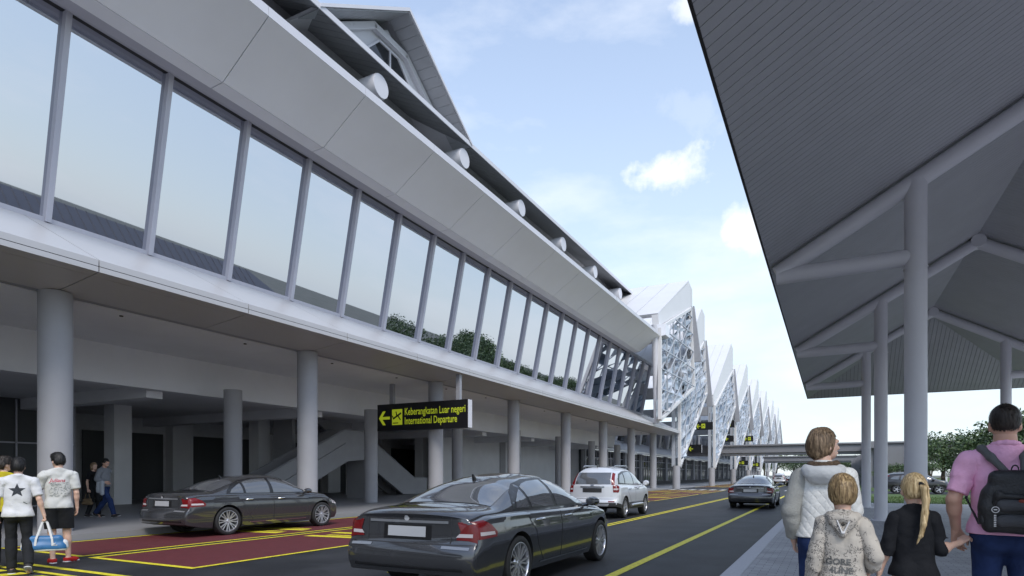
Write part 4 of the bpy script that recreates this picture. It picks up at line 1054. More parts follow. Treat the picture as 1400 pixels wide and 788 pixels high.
# ------------------------------------------------------------------ people: implicit surfaces polygonised with surface nets
def surfnet(F, origin, h):
    nx, ny, nz = F.shape
    ins = F < 0
    acc = np.zeros((nx-1, ny-1, nz-1, 3), np.float32); cnt = np.zeros((nx-1, ny-1, nz-1), np.float32)
    cs = [(i, j, k) for i in (0, 1) for j in (0, 1) for k in (0, 1)]
    sl_ = lambda A, c: A[c[0]:nx-1+c[0], c[1]:ny-1+c[1], c[2]:nz-1+c[2]]
    for a in cs:
        for ax in range(3):
            if a[ax]: continue
            b = list(a); b[ax] = 1; b = tuple(b)
            va, vb = sl_(F, a), sl_(F, b); cr = sl_(ins, a) != sl_(ins, b)
            if not cr.any(): continue
            t = va[cr]/(va[cr]-vb[cr]); p = np.tile(np.array(a, np.float32), (t.size, 1)); p[:, ax] += t
            acc[cr] += p; cnt[cr] += 1
    mk = cnt > 0; idx = -np.ones(mk.shape, np.int64); idx[mk] = np.arange(mk.sum())
    ii = np.argwhere(mk).astype(np.float32)
    V = (ii+acc[mk]/cnt[mk][:, None])*h+np.array(origin, np.float32)
    Q = []
    for ax in range(3):
        u, v = [(1, 2), (2, 0), (0, 1)][ax]
        s0 = [slice(1, -1)]*3; s1 = [slice(1, -1)]*3
        s0[ax] = slice(0, -1); s1[ax] = slice(1, None)
        A, B = ins[tuple(s0)], ins[tuple(s1)]
        for flip, cond in ((False, A & ~B), (True, ~A & B)):
            e = np.argwhere(cond)
            if not len(e): continue
            e = e.copy(); e[:, u] += 1; e[:, v] += 1
            def g(du, dv):
                c = e.copy(); c[:, u] -= du; c[:, v] -= dv; return idx[c[:, 0], c[:, 1], c[:, 2]]
            q = np.stack([g(1, 1), g(0, 1), g(0, 0), g(1, 0)], 1)
            Q.append(q[:, ::-1] if flip else q)
    Q = np.concatenate(Q) if Q else np.zeros((0, 4), int)
    return V, Q
class Sdf:
    """smooth union of tapered capsules / ellipsoids; then cuts"""
    def __init__(s): s.p = []; s.cut = []; s.noise = None
    def cone(s, a, b, ra, rb, k=.03, fy=1.0): s.p.append(('c', np.array(a, np.float32), np.array(b, np.float32), ra, rb, k, fy)); return s
    def ell(s, c, r, k=.03): s.p.append(('e', np.array(c, np.float32), np.array(r, np.float32), 0, 0, k, 1)); return s
    def bounds(s):
        lo = np.full(3, 9.); hi = np.full(3, -9.)
        for t, a, b, ra, rb, k, fy in s.p:
            if t == 'c': lo = np.minimum(lo, np.minimum(a-ra, b-rb)); hi = np.maximum(hi, np.maximum(a+ra, b+rb))
            else: lo = np.minimum(lo, a-b); hi = np.maximum(hi, a+b)
        return lo-.035, hi+.035
    def ev(s, P, infl=0.0):
        d = None
        for t, a, b, ra, rb, k, fy in s.p:
            if t == 'c':
                q = P-a; ba = b-a
                if fy != 1: q = q*np.array([1, 1/fy, 1], np.float32); ba = ba*np.array([1, 1/fy, 1], np.float32)
                tt = np.clip((q@ba)/max(1e-9, float(ba@ba)), 0, 1)
                x = np.linalg.norm(q-tt[..., None]*ba, axis=-1)-(ra+(rb-ra)*tt)
                if fy < 1: x = x*(.5+.5*fy)
            else:
                q = (P-a)/b; n = np.linalg.norm(q, axis=-1); x = (n-1)*float(b.min())
            if d is None: d = x
            else:
                h = np.clip(.5+.5*(d-x)/k, 0, 1); d = d*(1-h)+x*h-k*h*(1-h)
        d = d-infl
        if s.noise: d = d+s.noise(P)
        for c in s.cut: d = np.maximum(d, c(P))
        return d
    def mesh(s, h, infl=0.0, lo=None, hi=None):
        l, u = s.bounds()
        l -= infl; u += infl
        if lo is not None: l = np.maximum(l, lo)
        if hi is not None: u = np.minimum(u, hi)
        n = np.ceil((u-l)/h).astype(int)+2
        ax = [l[i]-h+h*np.arange(n[i]+1, dtype=np.float32) for i in range(3)]
        P = np.stack(np.meshgrid(*ax, indexing='ij'), -1).astype(np.float32)
        F = s.ev(P, infl)
        F[0] = F[-1] = 1; F[:, 0] = F[:, -1] = 1; F[:, :, 0] = F[:, :, -1] = 1
        return surfnet(F, [a[0] for a in ax], h)
def wrinkle(seed, amp, f=(20, 20, 26)):
    rg = np.random.RandomState(seed); W_ = []
    for q in range(6):
        d = rg.normal(size=3)*np.array(f)*rg.uniform(.5, 1.3); e = rg.normal(size=3)*np.array(f)*.5
        W_.append((d.astype(np.float32), e.astype(np.float32), rg.uniform(0, 6), rg.uniform(.5, 1)))
    def fn(P):
        t = 0
        for d, e, ph, a in W_: t = t+a*np.sin(P@d+1.4*np.sin(P@e+ph)+ph)
        return (amp/3.2)*t
    return fn
def plane(n, c):
    n = np.array(n, np.float32); n = n/np.linalg.norm(n); c = np.array(c, np.float32)
    return lambda P: (P-c)@n
def mesh_obj(name, parts, m, parent, smooth=True):
    b = MB()
    for V, Q in parts: b.add([tuple(map(float, v)) for v in V], [tuple(map(int, q)) for q in Q])
    o = b.build(name, m, parent, local=True, fixn=False)
    if smooth: shade(o.data, 70)
    return o

SKIN = mat('skin', (0.56, 0.33, 0.24), 0.5, var=0.07, vscale=14)
SKINP = mat('skin_pale', (0.64, 0.41, 0.31), 0.5, var=0.07, vscale=14)
def _sss(m):
    nt, b = nodes_of(m); b.inputs['Subsurface Weight'].default_value = 0.12; b.inputs['Subsurface Radius'].default_value = (.01, .004, .002); b.inputs['Subsurface Scale'].default_value = 0.6
for m in (SKIN, SKINP): _sss(m)
EYE = mat('eye_white', (0.6, 0.58, 0.55), 0.2)
LIP = mat('lip', (0.34, 0.13, 0.11), 0.5)
def hairmat(name, dark, light):
    m = mat(name, dark, 0.42, spec=0.4); nt, b = nodes_of(m); N = nt.nodes; L = nt.links
    tc = N.new('ShaderNodeTexCoord'); mp = N.new('ShaderNodeMapping'); mp.inputs['Scale'].default_value = (90, 90, 9)
    n = N.new('ShaderNodeTexNoise'); n.inputs['Scale'].default_value = 1.0; n.inputs['Detail'].default_value = 5
    L.new(tc.outputs['Object'], mp.inputs['Vector']); L.new(mp.outputs['Vector'], n.inputs['Vector'])
    cr = N.new('ShaderNodeValToRGB'); cr.color_ramp.elements[0].position = .36; cr.color_ramp.elements[1].position = .68
    cr.color_ramp.elements[0].color = (*dark, 1); cr.color_ramp.elements[1].color = (*light, 1)
    L.new(n.outputs['Fac'], cr.inputs['Fac']); L.new(cr.outputs['Color'], b.inputs['Base Color'])
    bp = N.new('ShaderNodeBump'); bp.inputs['Strength'].default_value = .9; bp.inputs['Distance'].default_value = .006
    L.new(n.outputs['Fac'], bp.inputs['Height']); L.new(bp.outputs['Normal'], b.inputs['Normal'])
    return m
H_BLACK = hairmat('hair_black', (0.008, 0.008, 0.009), (0.03, 0.028, 0.027))
H_DARK = hairmat('hair_dark_brown', (0.014, 0.011, 0.009), (0.055, 0.042, 0.034))
H_BROWN = hairmat('hair_brown', (0.08, 0.05, 0.03), (0.40, 0.28, 0.17))
H_SANDY = hairmat('hair_sandy', (0.13, 0.08, 0.036), (0.52, 0.37, 0.19))
H_BLOND = hairmat('hair_blond', (0.26, 0.17, 0.07), (0.74, 0.57, 0.32))
def cloth(name, col, rough=.85, var=.08, vscale=6, bump=.42, bscale=24): return mat(name, col, rough, spec=.25, var=var, vscale=vscale, bump=bump, bscale=bscale)
C_PINK = cloth('pink_cotton', (0.86, 0.46, 0.66)); C_WHITE = cloth('white_cotton', (0.62, 0.62, 0.63)); C_OFFW = cloth('grey_white_cotton', (0.54, 0.54, 0.52))
C_YEL = cloth('yellow_cotton', (0.46, 0.38, 0.02)); C_BLACK = cloth('black_cotton', (0.012, 0.013, 0.016)); C_BLK2 = cloth('black_denim', (0.016, 0.017, 0.02), bump=.4)
C_JEAN = cloth('blue_denim', (0.018, 0.035, 0.105), var=.25, vscale=9, bump=.4); C_GREY = cloth('grey_knit', (0.20, 0.21, 0.23)); C_KHAKI = cloth('beige_twill', (0.33, 0.27, 0.20))
C_SLVSHADE = cloth('shaded_sleeve', (0.36, 0.36, 0.335), bump=.5, bscale=150); C_FUR = mat('brown_fur', (0.13, 0.085, 0.055), .9, var=.4, vscale=60, bump=.9, bscale=180); C_HOODG = cloth('grey_jersey', (0.56, 0.57, 0.57))
C_RED = cloth('red_canvas', (0.42, 0.02, 0.02)); C_SOLE = mat('white_rubber', (0.6, 0.6, 0.6), .6); C_SHOE = cloth('dark_leather', (0.03, 0.028, 0.028), .5)
C_BLUE = mat('blue_nylon', (0.025, 0.13, 0.30), .45, var=.15, vscale=12); C_STRAP = mat('white_webbing', (0.6, 0.6, 0.6), .7); C_NYL = mat('black_nylon', (0.016, 0.017, 0.019), .5, var=.3, vscale=18, bump=.3, bscale=90)
C_MESH = mat('grey_mesh', (0.07, 0.073, 0.08), .7, bump=.5, bscale=300); C_RINK = mat('print_red', (0.40, 0.03, 0.06), .8); C_GINK = mat('print_grey', (0.10, 0.12, 0.11), .8); C_BINK = mat('print_faded', (0.13, 0.13, 0.125), .8, var=.4, vscale=30); C_DINK = mat('print_dark', (0.03, 0.034, 0.042), .8, var=.5, vscale=40)
C_GSTR = mat('grey_webbing', (0.10, 0.105, 0.105), .7, bump=.3, bscale=200); C_TAN = mat('tan_leather', (0.16, 0.11, 0.06), .5, var=.2)
QUILT = cloth('quilted_shell', (0.74, 0.74, 0.71), .55)
def _quilt():
    nt, b = nodes_of(QUILT); N = nt.nodes; L = nt.links
    tc = N.new('ShaderNodeTexCoord'); sp = N.new('ShaderNodeSeparateXYZ'); L.new(tc.outputs['Object'], sp.inputs[0])
    def M(op, a, b_=None):
        m = N.new('ShaderNodeMath'); m.operation = op
        for i, v in enumerate((a, b_)):
            if v is None: continue
            if isinstance(v, (int, float)): m.inputs[i].default_value = v
            else: L.new(v, m.inputs[i])
        return m.outputs[0]
    n = N.new('ShaderNodeTexNoise'); n.inputs['Scale'].default_value = 7; L.new(tc.outputs['Object'], n.inputs['Vector'])
    w = M('MULTIPLY', n.outputs['Fac'], .035)
    x = M('ADD', M('MULTIPLY', sp.outputs[0], 1.25), w); z = M('ADD', sp.outputs[2], w)
    k = 3.14159/.072
    h1 = M('ABSOLUTE', M('SINE', M('MULTIPLY', M('ADD', x, z), k))); h2 = M('ABSOLUTE', M('SINE', M('MULTIPLY', M('SUBTRACT', x, z), k)))
    h = M('POWER', M('MULTIPLY', h1, h2), .45)
    n3 = N.new('ShaderNodeTexNoise'); n3.inputs['Scale'].default_value = 45; n3.inputs['Detail'].default_value = 4; L.new(tc.outputs['Object'], n3.inputs['Vector'])
    hh = M('ADD', h, M('MULTIPLY', n3.outputs['Fac'], .7))
    bp = N.new('ShaderNodeBump'); bp.inputs['Strength'].default_value = .7; bp.inputs['Distance'].default_value = .006
    L.new(hh, bp.inputs['Height']); L.new(bp.outputs['Normal'], b.inputs['Normal'])
_quilt()
SCRIB = cloth('scribble_print_jersey', (0.44, 0.405, 0.355))
def _scrib():
    nt, b = nodes_of(SCRIB); N = nt.nodes; L = nt.links
    tc = N.new('ShaderNodeTexCoord'); n = N.new('ShaderNodeTexNoise'); n.inputs['Scale'].default_value = 42; n.inputs['Detail'].default_value = 2; n.inputs['Distortion'].default_value = 1.2
    g = N.new('ShaderNodeTexNoise'); g.inputs['Scale'].default_value = 9; g.inputs['Detail'].default_value = 2
    L.new(tc.outputs['Object'], n.inputs['Vector']); L.new(tc.outputs['Object'], g.inputs['Vector'])
    def M(op, a, b_):
        m = N.new('ShaderNodeMath'); m.operation = op
        for i, v in enumerate((a, b_)):
            if isinstance(v, (int, float)): m.inputs[i].default_value = v
            else: L.new(v, m.inputs[i])
        return m.outputs[0]
    ln = M('LESS_THAN', M('ABSOLUTE', M('SUBTRACT', n.outputs['Fac'], .5), 0), .03)
    ln = M('MULTIPLY', ln, M('GREATER_THAN', g.outputs['Fac'], .43))
    mx = N.new('ShaderNodeMixRGB'); mx.inputs['Color2'].default_value = (.045, .045, .05, 1)
    src = b.inputs['Base Color'].links[0].from_socket
    L.new(src, mx.inputs['Color1']); L.new(M('MULTIPLY', ln, .85), mx.inputs['Fac']); L.new(mx.outputs['Color'], b.inputs['Base Color'])
_scrib()

def V3(*a): return np.array(a, np.float32)
class Person:
    """faces local +Y; right hand side is +X; joints in metres for a 1.75 m adult, scaled by k"""
    def __init__(s, label, loc, rz, h, res, **o):
        s.k = h/1.75; s.res = res; s.o = o; s.hs = o.get('head', 1.0)
        s.root = empty('person', loc, label, 'person', o.get('group'), rz)
        s.sw = o.get('shoulder', .185); s.bulk = o.get('bulk', 1.0); s.hip = o.get('hipw', .088)
        J = dict(elL=V3(-.23,-.03,1.14), wrL=V3(-.25,.03,.88), elR=V3(.23,-.03,1.14), wrR=V3(.25,.03,.88), knL=V3(-.10,.02,.50), anL=V3(-.10,-.02,.085), knR=V3(.10,.02,.50), anR=V3(.10,-.02,.085), ftL=V3(0,1,0), ftR=V3(0,1,0))
        for a in list(o.get('J', {})): J[a] = V3(*o['J'][a])
        J['shL'] = V3(-s.sw, -.01, 1.405); J['shR'] = V3(s.sw, -.01, 1.405)
        s.J = J; s.yaw = R(o.get('yaw', 0)); s.tilt = R(o.get('tilt', 0))
    def torso(s, d, low=.78):
        b = s.bulk; sw = s.sw
        d.cone((-.055,-.01,.95), (.055,-.01,.95), .098*b, .098*b, .03, .85)
        d.cone((0,0,1.02), (0,.0,1.16), .118*b, .122*b, .04, .74 if b < 1.15 else .9)
        d.cone((-.05,-.005,1.20), (-.05,-.01,1.34), .085*b, .085, .04, .9); d.cone((.05,-.005,1.20), (.05,-.01,1.34), .085*b, .085, .04, .9)
        d.cone((-sw+.035,-.012,1.405), (sw-.035,-.012,1.405), .052, .052, .035)
        d.cone((-sw*.62,-.02,1.43), (0,-.015,1.505), .040, .042, .03); d.cone((sw*.62,-.02,1.43), (0,-.015,1.505), .040, .042, .03)
        d.ell((-.07,-.05,.90), (.085*b,.085*b,.095), .04); d.ell((.07,-.05,.90), (.085*b,.085*b,.095), .04)
        if s.o.get('bust'): d.ell((-.07,.085,1.24), (.06,.05,.06), .04); d.ell((.07,.085,1.24), (.06,.05,.06), .04)
    def arm(s, d, L, f=1.0, infl=0):
        J = s.J; m = s.o.get('arm', 1.0)
        d.cone(J['sh'+L], J['el'+L], .047*m, .037*m, .025); d.cone(J['el'+L], J['wr'+L], .037*m, .025*m, .015)
        a = J['el'+L]; b = J['wr'+L]; d.ell(a*.72+b*.28, (.037*m, .037*m, .055*m), .02)
    def leg(s, d, L, foot=True):
        J = s.J; sx = -1 if L == 'L' else 1; b = .5+.5*s.bulk
        hp = V3(sx*s.hip, -.005, .90); kn = J['kn'+L]; an = J['an'+L]
        d.cone(hp, kn, .080*b, .054*b, .03); d.cone(kn, an, .053*b, .036*b, .03)
        c = kn*.68+an*.32-V3(0, .018, 0); d.ell(c, (.05*b, .052*b, .09), .04)
        if foot:
            f = J['ft'+L]/np.linalg.norm(J['ft'+L]); d.cone(an-V3(0,0,.045)-f*.03, an-V3(0,0,.055)+f*.10, .038, .036, .03); d.cone(an-V3(0,0,.055)+f*.10, an-V3(0,0,.06)+f*.155, .036, .026, .03)
    def headpt(s, p):     # head-local point -> body space
        hs = s.hs; p = np.array(p, np.float32)*hs
        c, sn = math.cos(s.yaw), math.sin(s.yaw); ct, st = math.cos(s.tilt), math.sin(s.tilt)
        x, y, z = p; y, z = y*ct-z*st, y*st+z*ct
        return V3(c*x-sn*y, sn*x+c*y+.0, z)+V3(0, .012, 1.535)
    def headmesh(s, res):
        d = Sdf()
        d.ell((0,-.012,.135), (.075,.094,.098), .03); d.ell((0,.03,.075), (.056,.062,.075), .04); d.ell((0,.055,.035), (.03,.035,.025), .03)
        d.cone((0,.088,.125), (0,.112,.088), .010, .015, .02); d.ell((0,.096,.052), (.024,.012,.012), .012); d.ell((0,.087,.140), (.055,.015,.014), .02)
        for sx in (-1, 1): d.ell((sx*.076,-.008,.098), (.011,.026,.034), .01); d.ell((sx*.078,.0,.085), (.010,.014,.018), .008)
        d.cone((0,-.02,.08), (0,-.022,-.05), .054, .048, .03)
        V, Q = d.mesh(res/s.hs)
        return np.array([s.headpt(v) for v in V], np.float32), Q
    def hand(s, L, curl=.5, nrm=None, thumb=None, spread=1.0, res=.0045):
        J = s.J; w = J['wr'+L]; l = w-J['el'+L]; l = s.o.get('hdir'+L, l); l = np.array(l, np.float32); l /= np.linalg.norm(l)
        sx = -1 if L == 'L' else 1
        n = V3(-sx, 0, 0) if nrm is None else V3(*nrm)     # palm faces n
        n = n-l*(n@l); n /= np.linalg.norm(n)
        t = V3(0, 1, 0) if thumb is None else V3(*thumb); t = t-l*(t@l)-n*(t@n); t /= np.linalg.norm(t)
        d = Sdf(); hk = s.o.get('handk', 1.0)
        X = lambda a, b, c: w+hk*(l*a+t*b+n*c)
        d.cone(w-l*.03, w+l*.012, .026*s.o.get('arm', 1.0), .025, .02)
        for i, (o_, ln) in enumerate(((.030, .068), (.010, .076), (-.010, .070), (-.028, .054))):
            d.cone(X(.0, o_*.55, 0), X(.085-.004*abs(i-1), o_, 0), .015, .0115, .012)
            p = V3(.085-.004*abs(i-1), o_*1.03*spread, 0); a = curl*.55*(1+.12*i)
            for q, fr in enumerate((.45, .31, .24)):
                e = p+V3(math.cos(a)*ln*fr, 0, math.sin(a)*ln*fr)
                d.cone(X(*p), X(*e), .0098-.0010*q, .0092-.0012*q, .004); p = e; a += curl*.9
        d.cone(X(.015, .022, .004), X(.052, .050, .016), .015, .0115, .012); d.cone(X(.052, .050, .016), X(.085, .055, .026), .0110, .0092, .004); d.cone(X(.085, .055, .026), X(.105, .048, .034), .0092, .007, .003)
        return d.mesh(res/s.k)
    def body(s, skin, hands=('L', 'R'), curl=(.5, .5), nrm=(None, None), thumb=(None, None)):
        d = Sdf(); s.torso(d); d.cone((0,-.018,1.44), (0,-.005,1.56), .054*(1+.25*(s.bulk>1.1)), .050*(1+.25*(s.bulk>1.1)), .025)
        for L in 'LR': s.arm(d, L); s.leg(d, L)
        parts = [d.mesh(max(s.res, .010)/s.k), s.headmesh(min(s.res, .008)/s.k)]
        for i, L in enumerate('LR'):
            if L in hands: parts.append(s.hand(L, curl[i], nrm[i], thumb[i], res=s.o.get('hres', .0055)))
        s.parts = parts
        o = s.fin('body', parts, skin)
        for sx in (-1, 1):
            b = MB(); c = s.headpt((sx*.031, .078, .118)); b.lathe([(.001,-.012),(.009,-.008),(.012,0),(.009,.008),(.001,.012)], (0,0,0), 'y', 10)
            b.v = [tuple((V3(*p)*s.hs+c)*s.k) for p in b.v]; b.build('eye', EYE, s.root, smooth=True, local=True)
        return o
    def fin(s, name, parts, m, parent=None):
        o = mesh_obj(name, [(V*s.k, Q) for V, Q in parts], m, parent or s.root); return o
    def top(s, name, m, hem, infl=.014, sleeve=1.0, neck=1.50, amp=.004, seed=1, flare=0.0, collar=None, hemslope=0.0, loose=True, armsep=None, res=None, amat=None):
        d = Sdf(); s.torso(d); 
        if hem < .9: d.cone((-.06,-.01,hem-.02), (.06,-.01,hem-.02), .108*s.bulk, .108*s.bulk, .04, .85)
        d.cone((0,-.018,1.42), (0,-.012,1.50), .054*(1+.25*(s.bulk>1.1)), .051*(1+.25*(s.bulk>1.1)), .03)
        if loose:
            for sx in (-.052, .052): d.cone((sx,-.012,1.27), (sx*1.05,-.012,hem-.01), .090*s.bulk, (.094 if s.bulk < 1.15 else .104)*s.bulk, .03, .95)
        if flare: d.cone((-.05,-.01,hem), (.05,-.01,hem), .102*s.bulk+flare, .102*s.bulk+flare, .05, .88)
        d.noise = wrinkle(seed, amp); d.cut = [plane((0, hemslope, -1), (0, 0, hem)), plane((0, .40, 1), (0, 0, neck+.005))]
        parts = [d.mesh((res or s.res)/s.k, infl)]
        sl = []
        for L in 'LR':
            f = sleeve if not isinstance(sleeve, tuple) else sleeve['LR'.index(L)]
            a = Sdf(); s.arm(a, L); J = s.J; m_ = s.o.get('arm', 1.0)
            sh, el, wr = J['sh'+L], J['el'+L], J['wr'+L]
            a.ell(sh+V3(-.006*np.sign(sh[0]),0,-.016), (.038,.046,.038), .02)
            if f <= 1: c = sh+(el-sh)*f; n = el-sh
            else: c = el+(wr-el)*(f-1); n = wr-el
            a.noise = wrinkle(seed+3, amp*1.1, (26, 26, 34)); a.cut = [plane(n, c), plane(-n if f > 1 else sh-el, sh-(el-sh)*.6)] if f <= 1 else [plane(n, c)]
            if f > 1:
                a.cut = [lambda P, n=n, c=c, el=el, sh=sh: np.where((P-el)@(sh-el) < .30*float((sh-el)@(sh-el)), (P-c)@(n/np.linalg.norm(n)), -1.)]
            sl.append(a.mesh((res or s.res)/s.k, infl+.0045))
        if collar:
            c = Sdf(); r, zc, th = collar
            for q in range(12):
                a0, a1 = 2*math.pi*q/12, 2*math.pi*(q+1)/12
                c.cone((r*math.cos(a0), -.012+r*1.0*math.sin(a0), zc-.022*math.sin(a0)), (r*math.cos(a1), -.012+r*1.0*math.sin(a1), zc-.022*math.sin(a1)), th, th, .01)
            parts.append(c.mesh(.007/s.k))
        if amat: o = s.fin(name, parts, m); s.fin('sleeve', [sl[0]], amat, o); s.fin('sleeve', [sl[1]], m, o)
        else: o = s.fin(name, parts+sl, m)
        s.topo = o
        b = MB()
        s.bvh = BVHTree.FromPolygons([v.co.copy() for v in o.data.vertices], [tuple(p.vertices) for p in o.data.polygons])
        return o
    def trousers(s, name, m, waist=.98, end=.10, infl=.011, amp=.004, seed=5):
        d = Sdf()
        b = s.bulk
        d.cone((-.055,-.01,.95), (.055,-.01,.95), .10*b, .10*b, .03, .85); d.cone((0,0,1.02), (0,0,1.10), .118*b, .12*b, .04, .76 if b < 1.15 else .9)
        d.ell((-.07,-.05,.90), (.085*b,.085*b,.095), .04); d.ell((.07,-.05,.90), (.085*b,.085*b,.095), .04)
        for L in 'LR': s.leg(d, L, False)
        if end > .3:
            for sx in (-1, 1):
                kn = s.J['kn'+('L' if sx < 0 else 'R')]; d.cone((sx*s.hip*1.05, -.005, .80), kn+V3(0,0,.03), .095, .085, .04)
        else:
            for L in 'LR': d.cone(s.J['kn'+L], s.J['an'+L], .056, .052, .03)
        d.noise = wrinkle(seed, amp, (18, 18, 20)); d.cut = [plane((0,0,1), (0,0,waist)), plane((0,0,-1), (0,0,end))]
        if end < .3:
            an = [s.J['anL'], s.J['anR']]; kn = [s.J['knL'], s.J['knR']]
            d.cut = [plane((0,0,1), (0,0,waist))]
            def f(P):
                r = None
                for a, k_ in zip(an, kn):
                    n = (a-k_)/np.linalg.norm(a-k_); q = (P-a)@n-.005; q = np.where(np.linalg.norm(P-a, axis=-1) < .16, q, -1.)
                    r = q if r is None else np.maximum(r, q)
                return r
            d.cut.append(f)
        return s.fin(name, [d.mesh(s.res/s.k, infl)], m)
    def shoes(s, m, sole):
        for L in 'LR':
            an = s.J['an'+L]; f = s.J['ft'+L]/np.linalg.norm(s.J['ft'+L]); d = Sdf(); u = V3(0,0,1)-f*f[2]
            d.cone(an-u*.045-f*.035, an-u*.055+f*.10, .046, .044, .03); d.cone(an-u*.055+f*.10, an-u*.062+f*.165, .043, .030, .03); d.cone(an-u*.02-f*.01, an-u*.05+f*.02, .046, .05, .03)
            d.cut = [plane(u, an-u*.012), plane(-u, an-u*.083)]
            o = s.fin('shoe', [d.mesh(.007/s.k, .004)], m)
            e = Sdf(); e.cone(an-u*.078-f*.04, an-u*.078+f*.16, .048, .040, .03); e.cut = [plane(u, an-u*.066), plane(-u, an-u*.085)]
            s.fin('sole', [e.mesh(.007/s.k, .003)], sole, o)
    def hair(s, m, style='short', seed=2, res=None):
        d = Sdf(); hs = s.hs
        d.ell((0,-.016,.142), (.083,.101,.102), .03)
        nz = .072
        if style == 'bob': d.ell((0,-.035,.085), (.082,.078,.085), .04); nz = .012
        if style == 'short': d.ell((0,-.03,.10), (.080,.084,.08), .03); nz = .040
        if style == 'long': d.ell((0,-.04,.04), (.075,.065,.12), .05); nz = -.07
        if style == 'crop': nz = .052
        if style == 'mop': d.ell((0,.03,.205), (.06,.06,.035), .04); d.ell((0,-.03,.10), (.080,.082,.08), .03); nz = .045
        if style == 'tied': d.ell((0,-.03,.105), (.078,.086,.085), .03); nz = .048
        rgs = np.random.RandomState(seed)
        amp = {'crop': .0012, 'tied': .0015}.get(style, .0042)
        d.noise = wrinkle(seed, amp, (70, 70, 22) if style != 'mop' else (60, 60, 40))
        fl = {'crop': .155, 'tied': .18}.get(style, .150)
        def cut(P):     # clear the face and the ears
            x, y, z = P[..., 0], P[..., 1], P[..., 2]
            face = np.minimum(y-.050+.25*(fl-z), fl+.02-z)
            side = np.minimum(np.minimum(y+.035, .112-z), .04-np.abs(y-.005)) if style not in ('bob', 'long') else y*0-1
            return np.maximum(face, side)
        d.cut = [cut, plane((0, -.25, -1), (0, -.09, nz))]
        V, Q = d.mesh((res or min(s.res, .0075))/s.k/hs, .001 if style == 'crop' else .004)
        parts = [(np.array([s.headpt(v) for v in V], np.float32), Q)]
        if s.o.get('strands', 900): parts.append(s.strands(V, Q, style, s.o.get('strands', 900), seed))
        return s.fin('hair', parts, m)
    def strands(s, V, Q, style, n, seed):
        # thin tapered locks lying on the hair, lifted slightly at their tips
        rg = np.random.RandomState(seed+50); bv = BVHTree.FromPolygons([Vector(map(float, v)) for v in V], [tuple(map(int, q)) for q in Q])
        vs_ = []; fs_ = []
        crown = Vector((0, -.04, .245)); tie = Vector((.012, -.115, .155))
        for q in range(n):
            p = Vector(map(float, V[rg.randint(len(V))])); L = rg.uniform(.03, .065)*(1.3 if style in ('bob', 'long') else 1)
            if style == 'crop': L *= .3
            w = rg.uniform(.0014, .0034); pts = []
            sw = Vector(rg.normal(size=3)*.25)
            for k in range(4):
                hit = bv.find_nearest(p); nn = hit[1]; c = hit[0]
                if nn.dot(c-Vector((0,-.01,.12))) < 0: nn = -nn
                lift = (.0016+.0050*(k/3)**2*(2.2 if style == 'mop' else 1)) if style != 'tied' else .0012
                pts.append((c+nn*lift, nn))
                d = (tie-c) if style == 'tied' else (c-crown)*Vector((1, 1, .6))+Vector((0, 0, -.06))
                if style == 'mop': d = d+sw*.10
                d = (d+sw*.03); d = d-nn*d.dot(nn)
                if d.length < 1e-4: d = Vector((0, -1, 0))
                p = c+d.normalized()*L/3
            b0 = len(vs_)
            for k, (c, nn) in enumerate(pts):
                t = (pts[min(k+1, 3)][0]-pts[max(k-1, 0)][0]).normalized(); u = t.cross(nn).normalized()*w*(1-.8*(k/3)**1.5)
                vs_ += [s.headpt(c-u), s.headpt(c+u)]
            for k in range(3): fs_.append((b0+2*k, b0+2*k+1, b0+2*k+3, b0+2*k+2))
        return np.array(vs_, np.float32), np.array(fs_)
    def print_on(s, name, vs_, fs_, m, parent, x0, z0, off=.003):
        """flat print laid on the back of the top; vs_ in (x, z) metres"""
        out = []
        for v in vs_:
            o_ = Vector((x0+v[0], -2, z0+v[1])); h_ = s.bvh.ray_cast(o_, Vector((0, 1, 0)))
            p = h_[0] if h_[0] is not None else Vector((x0+v[0], -.13, z0+v[1]))
            out.append((p.x, p.y-off, p.z))
        return MB().add(out, fs_).build(name, m, parent, local=True, fixn=False)

PZ = .15
# --- woman in the quilted jacket
w = Person('woman in pale quilted hooded jacket and blue jeans, turning her head right', (-0.042, 4.933, PZ), 0, 1.665, .010, shoulder=.155, yaw=-58, tilt=0, bust=True, strands=1900, group='family walking under the canopy', bulk=.98,
    J=dict(elL=(-.222,-.07,1.15), wrL=(-.205,.03,.93), elR=(.195,.0,1.16), wrR=(.18,.14,.98)))
w.body(SKINP, curl=(.7, .7))
w.top('quilted_jacket', QUILT, .955, .022, (1.93, 1.93), 1.50, .005, 11, flare=.012, amat=C_SLVSHADE)  # left sleeve gets a greyer cloth: its shade is put into the colour
d = Sdf()
for q in range(9):
    a0, a1 = math.pi*(1.0+q/9), math.pi*(1.0+(q+1)/9)
    f = lambda a: (.115*math.cos(a), -.03+.115*math.sin(a), 1.475-.035*math.sin(a)*-1-.01)
    d.cone(f(a0), f(a1), .036, .036, .03)
d.ell((0,-.125,1.415), (.105,.04,.055), .05); d.noise = wrinkle(4, .006, (30, 30, 30))
hd = w.fin('hood', [d.mesh(.008)], C_HOODG)
d = Sdf()
for q in range(9):
    a0, a1 = math.pi*(.95+1.1*q/9), math.pi*(.95+1.1*(q+1)/9)
    f = lambda a: (.088*math.cos(a), -.02+.088*math.sin(a), 1.500+.01*math.sin(a))
    d.cone(f(a0), f(a1), .024, .024, .02)
d.noise = wrinkle(8, .006, (90, 90, 90)); w.fin('fur_lining', [d.mesh(.007)], C_FUR, hd)
w.trousers('jeans', C_JEAN); w.shoes(C_SHOE, C_SOLE); w.hair(H_BROWN, 'bob', 3)
